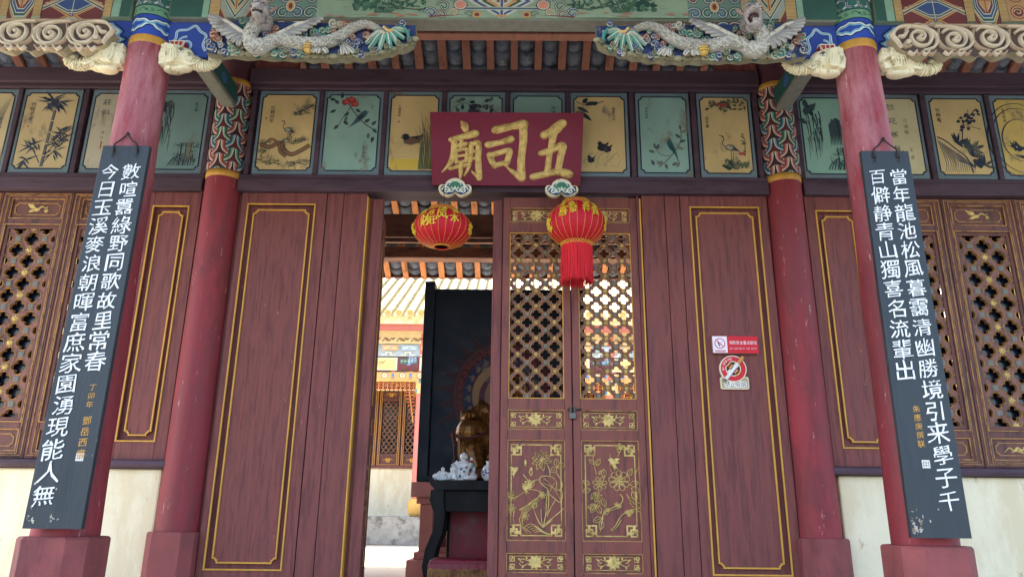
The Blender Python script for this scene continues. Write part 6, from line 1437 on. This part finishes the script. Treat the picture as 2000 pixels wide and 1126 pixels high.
# golden seated figure: one continuous body
def budai(parent, S, O, mat, vox, face=True, beads=False):
    m = MB(); X = lambda x, y, z: (O[0]+x*S, O[1]+y*S, O[2]+z*S)
    e = lambda c, r: m.ell(X(*c), tuple(q*S for q in r)); tb = lambda P, r: m.tube([X(*p) for p in P], [q*S for q in r], 14)
    e((0, 0, .20), (.36, .30, .20)); e((.0, -.06, .34), (.27, .26, .25)); e((0, 0, .58), (.27, .21, .20)); e((-.1, -.12, .60), (.13, .10, .11)); e((.1, -.12, .60), (.13, .10, .11)); e((0, .02, .72), (.22, .15, .10))
    tb([(0, 0, .74), (0, -.02, .84)], [.10, .09]); e((0, -.04, .96), (.135, .14, .165)); e((0, -.12, .90), (.10, .06, .08))
    for s in (-1, 1): e((s*.137, -.02, .93), (.025, .05, .10)); e((s*.065, -.135, .93), (.05, .04, .045))
    e((0, -.175, .95), (.028, .035, .03))
    # raised right knee (picture left), arm resting on it; other leg folded flat
    tb([(-.18, -.02, .20), (-.36, -.22, .46), (-.38, -.26, .47)], [.19, .145, .13]); e((-.38, -.26, .43), (.15, .15, .165)); tb([(-.38, -.26, .47), (-.36, -.24, .24), (-.30, -.30, .06)], [.135, .115, .085]); tb([(-.30, -.28, .05), (-.26, -.46, .04)], [.07, .05])
    tb([(.18, -.02, .16), (.48, -.20, .14), (.5, -.22, .13)], [.18, .14, .13]); tb([(.5, -.22, .12), (.2, -.40, .10), (.02, -.42, .08)], [.12, .10, .07])
    tb([(-.24, .0, .68), (-.40, -.06, .58), (-.42, -.20, .60)], [.115, .095, .075]); tb([(-.42, -.20, .60), (-.39, -.30, .605)], [.07, .055]); tb([(.24, 0, .68), (.42, -.06, .48), (.40, -.2, .32)], [.11, .09, .075]); tb([(.40, -.2, .32), (.40, -.32, .28)], [.065, .05])
    for s, bx, by, bz in ((-1, -.40, -.33, .615), (1, .40, -.34, .27)):
        e((bx, by, bz), (.066, .06, .032))
        for k in range(4):
            L = (.9, 1.05, 1.0, .82)[k]; fx = bx-.056+k*.037
            tb([(fx, by-.02, bz+.004), (fx-.003, by-.06*L, bz+.010), (fx-.004, by-.095*L, bz-.012), (fx-.002, by-.105*L, bz-.048)], [.0165, .0155, .0145, .011])
        tb([(bx+.05, by, bz), (bx+.085, by-.04, bz-.01), (bx+.08, by-.075, bz-.03)], [.02, .018, .013])
    # robe edges and drapery folds over knee and shoulder
    for k in range(4): tb([(-.30+.03*k, -.05, .80-.02*k), (-.33+.05*k, -.14, .6-.03*k), (-.25+.07*k, -.2, .40-.04*k)], [.02, .018, .012])
    for k in range(5): tb([(-.48+.03*k, -.36+.02*k, .40-.02*k), (-.47+.035*k, -.37+.015*k, .22), (-.42+.04*k, -.36, .04)], [.016, .02, .015])
    for s in (-1, 1): tb([(s*.30, -.0, .74), (s*.26, -.14, .56), (s*.22, -.24, .36)], [.04, .035, .02])
    e((0, -.02, .02), (.52, .36, .05))
    b = m.build("body", mat, parent, remesh=vox, sm=3)
    if face:
        f = MB()
        for s in (-1, 1): f.tube([X(s*.03, -.168, .985), X(s*.055, -.172, .995), X(s*.085, -.155, .985)], .006*S, 6, (40, 24, 16)); f.tube([X(s*.025, -.165, 1.02), X(s*.06, -.168, 1.035), X(s*.095, -.145, 1.02)], .005*S, 6, (40, 24, 16))
        f.ell(X(0, -.172, .895), (.045*S, .012*S, .018*S), (90, 34, 30), 10); q = f.build("face_detail", M_relief, parent)
    return b
t = thing("statue", "golden seated statue with one knee raised, before the dark screen", "statue", (-.05, 6.25, 1.86))
budai(t, .82, (-.055, 6.26, 1.87), M_bronze, .0062)
m = MB(); m.box(-.53, .30, 6.02, 6.40, 1.101, 1.868); m.build("pedestal", M_black, t, bevel=.01)
t = thing("prayer_beads", "string of dark prayer beads round the statue's raised knee", "beads", (-.5, 5.99, 1.9))
m = MB(); kx, ky, kz = -.055-.38*.82, 6.26-.26*.82, 1.87+.42*.82
for k in range(34):
    a = math.pi+math.pi*k/33; m.ell((kx+.128*math.cos(a), ky+.132*math.sin(a)-.010, kz+.02*math.cos(a*2)-.02+.012*math.cos(a)), .0105, (74, 26, 30), 8)
for k in range(26): s = k/25; m.ell((kx-.127-.010*math.sin(s*6), ky-.06, kz+.08*math.sin(s*math.pi)-s*.26), .0100, (92, 34, 36), 8)
m.build("bead_string", M_relief, t)

# altar table with curved legs
t = thing("altar_table", "black altar table with curled end and bowed legs in the doorway", "table", (-.12, 5.85, 1.1))
m = MB()
m.prism([(-.60, 1.775), (.40, 1.775), (.40, 1.842), (-.60, 1.842)], 5.66, 5.985)
m.loft([[(-.60+dx, 5.66, 1.842+dz) for dx, dz in ((0, -.06), (-.03, -.03), (-.05, .005), (-.065, .02), (-.04, .03), (0, .0))], [(-.60+dx, 5.985, 1.842+dz) for dx, dz in ((0, -.06), (-.03, -.03), (-.05, .005), (-.065, .02), (-.04, .03), (0, .0))]], None, True, False)
m.build("top", M_black, t, bevel=.004)
m = MB(); m.box(-.57, .38, 5.70, 5.72, 1.62, 1.774); m.build("apron", M_black, t, bevel=.004)
for x, s in ((-.575, -1), (.375, 1)):
    for y in (5.70, 5.95):
        m = MB(); R5 = []
        for z, dx, w in ((1.774, 0, .05), (1.70, -.004, .055), (1.60, .022, .042), (1.48, .012, .040), (1.36, -.035, .042), (1.24, -.055, .04), (1.15, -.04, .036), (1.102, -.06, .045)):
            q = x-s*dx; R5.append([(q-w, y-.028, z), (q+w, y-.028, z), (q+w, y+.028, z), (q-w, y+.028, z)])
        m.loft(R5, None, True, False); m.build("leg", M_black, t, bevel=.006)
m = MB(); m.box(-.50, .36, 5.955, 5.975, 1.12, 1.70); m.build("back_panel", M_cloth, t)

# porcelain figures on the table
t = thing("porcelain_figure", "largest white porcelain laughing figure, seated in the middle of the altar table", "figurine", (-.395, 5.77, 1.843), "porcelain figures on the altar table")
budai(t, .185, (-.395, 5.77, 1.845), M_porc, .0028)
m = MB(); 
for k in range(9): m.ell((-.395+rnd.uniform(-.09, .09), 5.715+rnd.uniform(-.02, .01), 1.87+rnd.random()*.09), .008, rnd.choice([(60, 90, 130), (90, 120, 110), (150, 60, 60)]), 8)
m.ell((-.335, 5.745, 2.0), (.012, .012, .016), (226, 226, 220), 10); m.ell((-.335, 5.74, 1.985), (.013, .012, .010), (150, 50, 56), 10); m.tube([(-.32, 5.75, 1.86), (-.325, 5.75, 1.97)], .012, 8, (110, 140, 130))
m.build("painted_flowers", M_sign, t)
t2 = thing("porcelain_figure", "small white porcelain reclining figure at the left end of the altar table", "figurine", (-.545, 5.76, 1.843), "porcelain figures on the altar table")
budai(t2, .088, (-.55, 5.765, 1.845), M_porc, .002)
m = MB(); m.ell((-.50, 5.77, 1.875), (.03, .03, .032)); m.ell((-.60, 5.77, 1.868), (.028, .03, .028)); m.build("sack", M_porc, t2)
t3 = thing("porcelain_vase", "blue and white porcelain jar beside the laughing figure, half hidden by the door", "jar", (-.20, 5.78, 1.843), "porcelain figures on the altar table")
m = MB(); m.lathe([(.045, 1.844), (.065, 1.87), (.07, 1.91), (.055, 1.95), (.035, 1.965), (.032, 1.98), (.042, 1.99), (.03, 1.985)], -.19, 5.78, 28); m.build("body", M_porc, t3)
a = MB(); A = Art(a, lambda u, v, h: (-.19+(.0705+h)*math.sin(u/.07), 5.78-(.0705+h)*math.cos(u/.07), v), .0015)
for k in range(30): A.ell(rnd.uniform(-.1, .1), rnd.uniform(1.885, 1.93), .008, .006, (40, 60, 130), 0, 9, .3)
a.build("blue_flowers", M_sign, t3)
# kneeling stool with brocade cover
t = thing("kneeling_stool", "crimson brocade covered stool with gold fringe at the foot of the doorway", "stool", (-.22, 5.40, 1.1))
m = MB(); m.box(-.575, .15, 5.26, 5.60, 1.262, 1.312); m.build("cushion", M_cloth, t, bevel=.018)
m = MB(); n = 60
rings = []
for z, d in ((1.285, .004), (1.25, .010), (1.215, .012), (1.19, .014)):
    r = []
    for k in range(n):
        x = -.58+.735*k/(n-1); r.append((x, 5.258-d-.006*math.sin(k*1.3)*(1.285-z)*12, z))
    rings.append(r)
m.loft(rings, None, False, True, closed=False); m.build("valance", M_cloth, t)
m = MB()
for k in range(120): x = -.575+.72*k/119; m.tube([(x, 5.236, 1.262-.012*rnd.random()), (x+rnd.uniform(-.004, .004), 5.228, 1.19), (x+rnd.uniform(-.004, .004), 5.228, 1.13-.01*rnd.random())], .0022, 4)
m.build("fringe", M_trimleaf, t)
for x in (-.55, .12):
    for y in (5.29, 5.57): MB().box(x-.02, x+.02, y-.02, y+.02, 1.101, 1.262).build("leg", M_black, t)
# pink stepped plinth of the rear porch
t = thing("stone_pedestal", "pink painted stepped pedestal under the dark screen", "pedestal", (-.12, 6.75, 1.1))
m = MB()
for (e, z0, z1) in ((.0, 1.74, 1.862), (.045, 1.685, 1.739), (.075, 1.30, 1.684), (.04, 1.24, 1.299), (-.012, 1.102, 1.239)): m.box(-.885+e, .645-e, 6.50+e, 7.10-e, z0, z1)
m.build("block", M_pink, t, bevel=.006)
m = MB(); m.box(-.815, -.811, 6.64, 6.98, 1.34, 1.65).box(-.70, .46, 6.571, 6.574, 1.34, 1.65); m.build("red_panel", M_cloth, t)

# ------------------------------------------------------------------ hall across the courtyard
def hall():
    Yw, Yc = 16.5, 15.2
    t = thing("temple_hall", "sunlit painted hall with yellow tiled roof across the inner courtyard", "hall", (0, 16.5, 1.04))
    m = MB(); m.box(-13, 13, 14.6, 22, 1.042, 1.555); m.build("stone_base", M_stone, t, bevel=.02)
    m = MB(); m.box(-12, 12, Yw, Yw+.3, 1.556, 2.54); m.build("plaster_wall", M_white, t)
    m = MB(); m.box(-12, 12, Yw+.08, Yw+.3, 2.54, 6.35); m.build("upper_wall", M_frame, t)
    m = MB(); m.box(-12, 12, Yw-.05, Yw+.05, 2.541, 2.60); m.build("sill", M_door, t)
    # lattice windows, one leaf built then shared
    o = ORG[t.name]; base = None; xs = [-1.99-.52*k for k in range(1, 12)]+[-1.6+.56*k for k in range(0, 12)]
    def leaf(x):
        m = MB(); w = .5; z0, z1 = 2.60, 4.27
        for a, b, c, d in ((x, x+.07, z0, z1), (x+w-.07, x+w, z0, z1), (x+.07, x+w-.07, z1-.05, z1), (x+.07, x+w-.07, 3.99, 4.05), (x+.07, x+w-.07, 2.79, 2.85), (x+.07, x+w-.07, z0, z0+.04)): m.box(a, b, Yw-.02, Yw+.05, c, d)
        m.box(x+.07, x+w-.07, Yw+.01, Yw+.04, 4.05, z1-.05); m.box(x+.07, x+w-.07, Yw+.01, Yw+.04, z0+.04, 2.79)
        f = m.build("window", M_frame, t)
        m = MB()
        for e in (.02, .055): trim_loop(m, [(x+e, z0+.02), (x+w-e, z0+.02), (x+w-e, z1-.02), (x+e, z1-.02)], .012, Yw-.021, .006)
        A = Relief(m, facade(0, 0, Yw+.01), .01)
        for c in (4.135, 2.715): bloom(A, x+w/2, c, .06, 6, 1); A.stroke([(x+.14, c), (x+.2, c+.03), (x+w/2, c), (x+w-.2, c+.03), (x+w-.14, c)], .014, None)
        g = m.build("gold_trim", M_trim, t); g.parent = f
        lt = lattice(t, x+.085, x+w-.085, 2.86, 3.98, Yw+.02, .11, .14, .055, .0, .02, .042, 12)
        for c in list(lt.children): c.parent = f
        lt.parent = f
        m = MB(); m.box(x+.07, x+w-.07, Yw+.055, Yw+.06, 2.85, 3.99); q = m.build("pane", M_glass, t); q.parent = f
        return f
    f0 = leaf(0.)
    def cp(ob, par):
        c = ob.copy(); COL.objects.link(c); c.parent = par
        for ch in ob.children: cp(ch, c)
        return c
    first = True
    for x in xs:
        if first: f0.location.x = x; first = False
        else: c = cp(f0, t); c.location.x = x
    # columns with drum bases
    for x in (-5.9, -1.93, 1.95, 5.9):
        m = MB(); m.lathe([(.135, 1.9), (.13, 3.0), (.12, 4.2), (.118, 5.2)], x, Yc, 24, (206, 120, 108)); m.lathe([(.1, 1.557), (.15, 1.56), (.175, 1.62), (.19, 1.72), (.185, 1.82), (.155, 1.89), (.1, 1.895)], x, Yc, 24, (206, 160, 84)); c = m.build("column", M_hall, t)
        m = MB(); m.lathe([(.14, 3.95), (.145, 4.1), (.14, 4.25)], x, Yc, 24, (214, 180, 120)); 
        for k in range(10): m.ell((x+.14*math.cos(k*.628), Yc+.14*math.sin(k*.628), 4.0+.2*(k % 2)), (.03, .03, .05), (90, 140, 150), 8)
        q = m.build("painted_band", M_hall, t); q.parent = c
    # painted friezes: stacked beams between the columns
    m = MB(); m.box(-9, 9, Yc-.10, Yc+.12, 4.98, 5.26, (214, 194, 150)); m.box(-9, 9, Yc-.08, Yc+.1, 4.72, 4.97, (168, 180, 186)); m.box(-9, 9, Yc-.02, Yc+.1, 4.40, 4.71, (176, 140, 128)); m.box(-9, 9, Yc-.09, Yc+.1, 4.20, 4.39, (214, 172, 110))
    m.build("painted_beams", M_hall, t)
    a = MB(); A = Art(a, lambda u, v, h: (u, Yc-.10-h, v), .002, .0002)
    for k in range(60):
        u = -8.8+k*.3
        A.stroke([(u, 5.02), (u+.07, 5.10), (u+.14, 5.04), (u+.2, 5.11)], .016, (74, 66, 48)); A.spiral(u+.1, 5.06, .035, .012, (160, 90, 60), 1.2); A.leaf(u+.2, 5.06, .6, .08, .03, (90, 80, 50))
    A.f = lambda u, v, h: (u, Yc-.08-h, v)
    for k in range(46):
        u = -8.8+k*.4
        A.line([(u, 4.74), (u+.1, 4.74), (u+.1, 4.80), (u+.2, 4.80), (u+.2, 4.74), (u+.3, 4.74)], .022, (222, 214, 190)); A.rect(u+.02, u+.34, 4.84, 4.95, (212, 168, 116) if k % 2 else (160, 184, 196)); A.line([(u+.05, 4.87), (u+.16, 4.92), (u+.3, 4.87)], .014, (226, 220, 200)); A.spiral(u+.18, 4.9, .03, .010, (110, 130, 170), 1.1)
    A.f = lambda u, v, h: (u, Yc-.022-h, v)
    for k in range(13):
        u = -8.6+k*1.32
        A.rect(u, u+.86, 4.42, 4.69, (222, 210, 180)); A.rect(u+.03, u+.83, 4.445, 4.665, (224, 196, 128)); A.stroke([(u+.2, 4.47), (u+.35, 4.56), (u+.6, 4.60)], .012, (96, 76, 50))
        for q in range(8): A.leaf(u+.3+.04*q, 4.52+.01*q, q, .05, .02, (130, 96, 60))
        A.rect(u+.88, u+1.3, 4.44, 4.67, (110, 60, 62)); A.rect(u+.92, u+1.26, 4.56, 4.66, (60, 110, 100))
        for q in range(5): A.spiral(u+.95+q*.07, 4.61, .022, .008, (206, 190, 160), 1.1)
        for s in (0, 1, 2): A.line([(u+1.24-s*.06, 4.71), (u+1.24-s*.06, 4.64-s*.05), (u+1.18-s*.06, 4.64-s*.05)], .03, (110, 140, 176)); A.line([(u+1.22-s*.06, 4.71), (u+1.22-s*.06, 4.655-s*.05)], .008, (226, 226, 210))
    A.f = lambda u, v, h: (u, Yc-.09-h, v)
    for k in range(50):
        u = -8.8+k*.36; A.ell(u, 4.295, .075, .07, (120, 84, 60), n=8); A.ell(u, 4.295, .06, .056, (226, 206, 160), n=8); A.spiral(u, 4.295, .035, .012, (150, 90, 60), 1.2); A.rect(u+.13, u+.2, 4.21, 4.38, (206, 130, 60)); A.ell(u+.165, 4.295, .03, .05, (90, 130, 170), n=10)
    a.build("frieze_painting", M_hall, t)
    # hanging fretwork brackets at each column
    m = MB()
    for x in (-5.9, -1.93, 1.95, 5.9):
        for s in (-1, 1):
            for k in range(9):
                zz = 4.19-.05; L = 1.25-.14*k
                if k < 3: m.box(min(x+s*.14, x+s*(.14+L)), max(x+s*.14, x+s*(.14+L)), Yc-.03, Yc+.03, 4.17-k*.055-.02, 4.17-k*.055, (176, 100, 56))
            for k in range(13): u = x+s*(.18+k*.09); z1_ = 4.195; z0_ = 4.195-.16+(.010*k if k > 8 else 0); m.box(u-.008, u+.008, Yc-.028, Yc+.028, z0_, z1_, (196, 150, 90)); m.box(u-.03, u+.03, Yc-.026, Yc+.026, z0_-.012, z0_+.004, (222, 196, 140))
            for k in range(9): z = 4.0-k*.07; w_ = .24-.024*k; m.box(min(x+s*.14, x+s*(.14+w_)), max(x+s*.14, x+s*(.14+w_)), Yc-.026, Yc+.026, z-.012, z+.006, (176, 90, 50)); m.box(x+s*(.14+w_*.5)-.008, x+s*(.14+w_*.5)+.008, Yc-.024, Yc+.024, z-.06, z, (206, 160, 100))
    m.build("fretwork", M_hall, t)
    m = MB(); m.box(-9, 9, Yw-.03, Yw+.08, 4.28, 4.42, (120, 56, 52)); m.box(-9, 9, Yw-.02, Yw+.08, 4.42, 4.75, (196, 190, 176)); m.build("transom", M_hall, t)
    a = MB(); A = Art(a, lambda u, v, h: (u, Yw-.02-h, v), .002, .0002)
    for k in range(24): u = -8.8+k*.75; A.rect(u, u+.62, 4.45, 4.72, (226, 220, 196) if k % 2 else (150, 190, 180)); A.ell(u+.25, 4.56, .08, .05, (60, 80, 76), 0, 10, .4); A.line([(u+.48, 4.5), (u+.48, 4.68)], .02, (70, 70, 66))
    A.f = lambda u, v, h: (u, Yw-.032-h, v)
    for k in range(70): u = -8.9+k*.255; A.spiral(u, 4.35, .05, .018, [(90, 130, 160), (206, 170, 110), (160, 80, 60)][k % 3], 1.2); A.leaf(u+.1, 4.34, .4, .1, .04, (196, 190, 160))
    a.build("transom_painting", M_hall, t)
    # roof: barrel tiles running down to round end caps
    ye, ze, sl = 14.45, 5.43, .55; L = 6.2
    m = MB(); m.box(-11, 11, ye+.16, ye+.24, 5.16, 5.40, (178, 104, 92)); m.build("eave_board", M_hall, t)
    m = MB(); m.loft([[(x, y, z) for y, z in ((ye, ze-.03), (ye+L, ze-.03+sl*L), (ye+L, ze-.16+sl*L), (ye+.1, ze-.16))] for x in (-12, 12)], None, True, False); rf = m.build("roof", M_glaze, t)
    m = MB(); caps = MB(); drips = MB(); n = 104; tl = .30; 
    for k in range(n):
        x = -11.6+k*.225
        for j in range(int(L/tl)):
            y0 = ye+j*tl; y1 = y0+tl*.98; V = []
            for y, r in ((y0, .066), (y1, .060)):
                z = ze+sl*(y-ye)
                for i in range(7): a_ = math.pi*i/6; V.append((x+r*math.cos(a_), y-.3*r*math.sin(a_)*0, z+.03+r*math.sin(a_)*1.0))
            m.add(V, [(i, i+1, i+8, i+7) for i in range(6)]+[(0, 1, 2, 3, 4, 5, 6)], None, False); m.s[-7:-1] = [True]*6
        P = [(x+.078*math.cos(2*math.pi*i/14), ze+.035+.078*math.sin(2*math.pi*i/14)) for i in range(14)]
        caps.prism(P, ye-.03, ye, (212, 182, 124)); caps.prism([(x+(u-x)*.7, ze+.035+(v-ze-.035)*.7) for u, v in P], ye-.036, ye-.031, (190, 148, 84))
        drips.prism([(x+.1125-.085, ze-.01), (x+.1125-.075, ze-.09), (x+.1125, ze-.14), (x+.1125+.075, ze-.09), (x+.1125+.085, ze-.01), (x+.1125, ze-.03)], ye-.02, ye, (206, 176, 118))
        for j in range(int(L/.16)):
            y0 = ye+j*.16; z = ze+sl*(y0-ye); drips.add([(x+.04, y0, z-.01), (x+.185, y0, z-.01), (x+.185, y0+.17, z+sl*.17-.022), (x+.04, y0+.17, z+sl*.17-.022)], [(0, 1, 2, 3)], (206, 186, 130))
    q = m.build("barrel_tiles", M_glaze, t); q.parent = rf; q = caps.build("tile_end_caps", M_hall, t); q.parent = rf; q = drips.build("drip_tiles", M_hall, t); q.parent = rf
    return t
hall()
for m_ in MATS.values(): pass
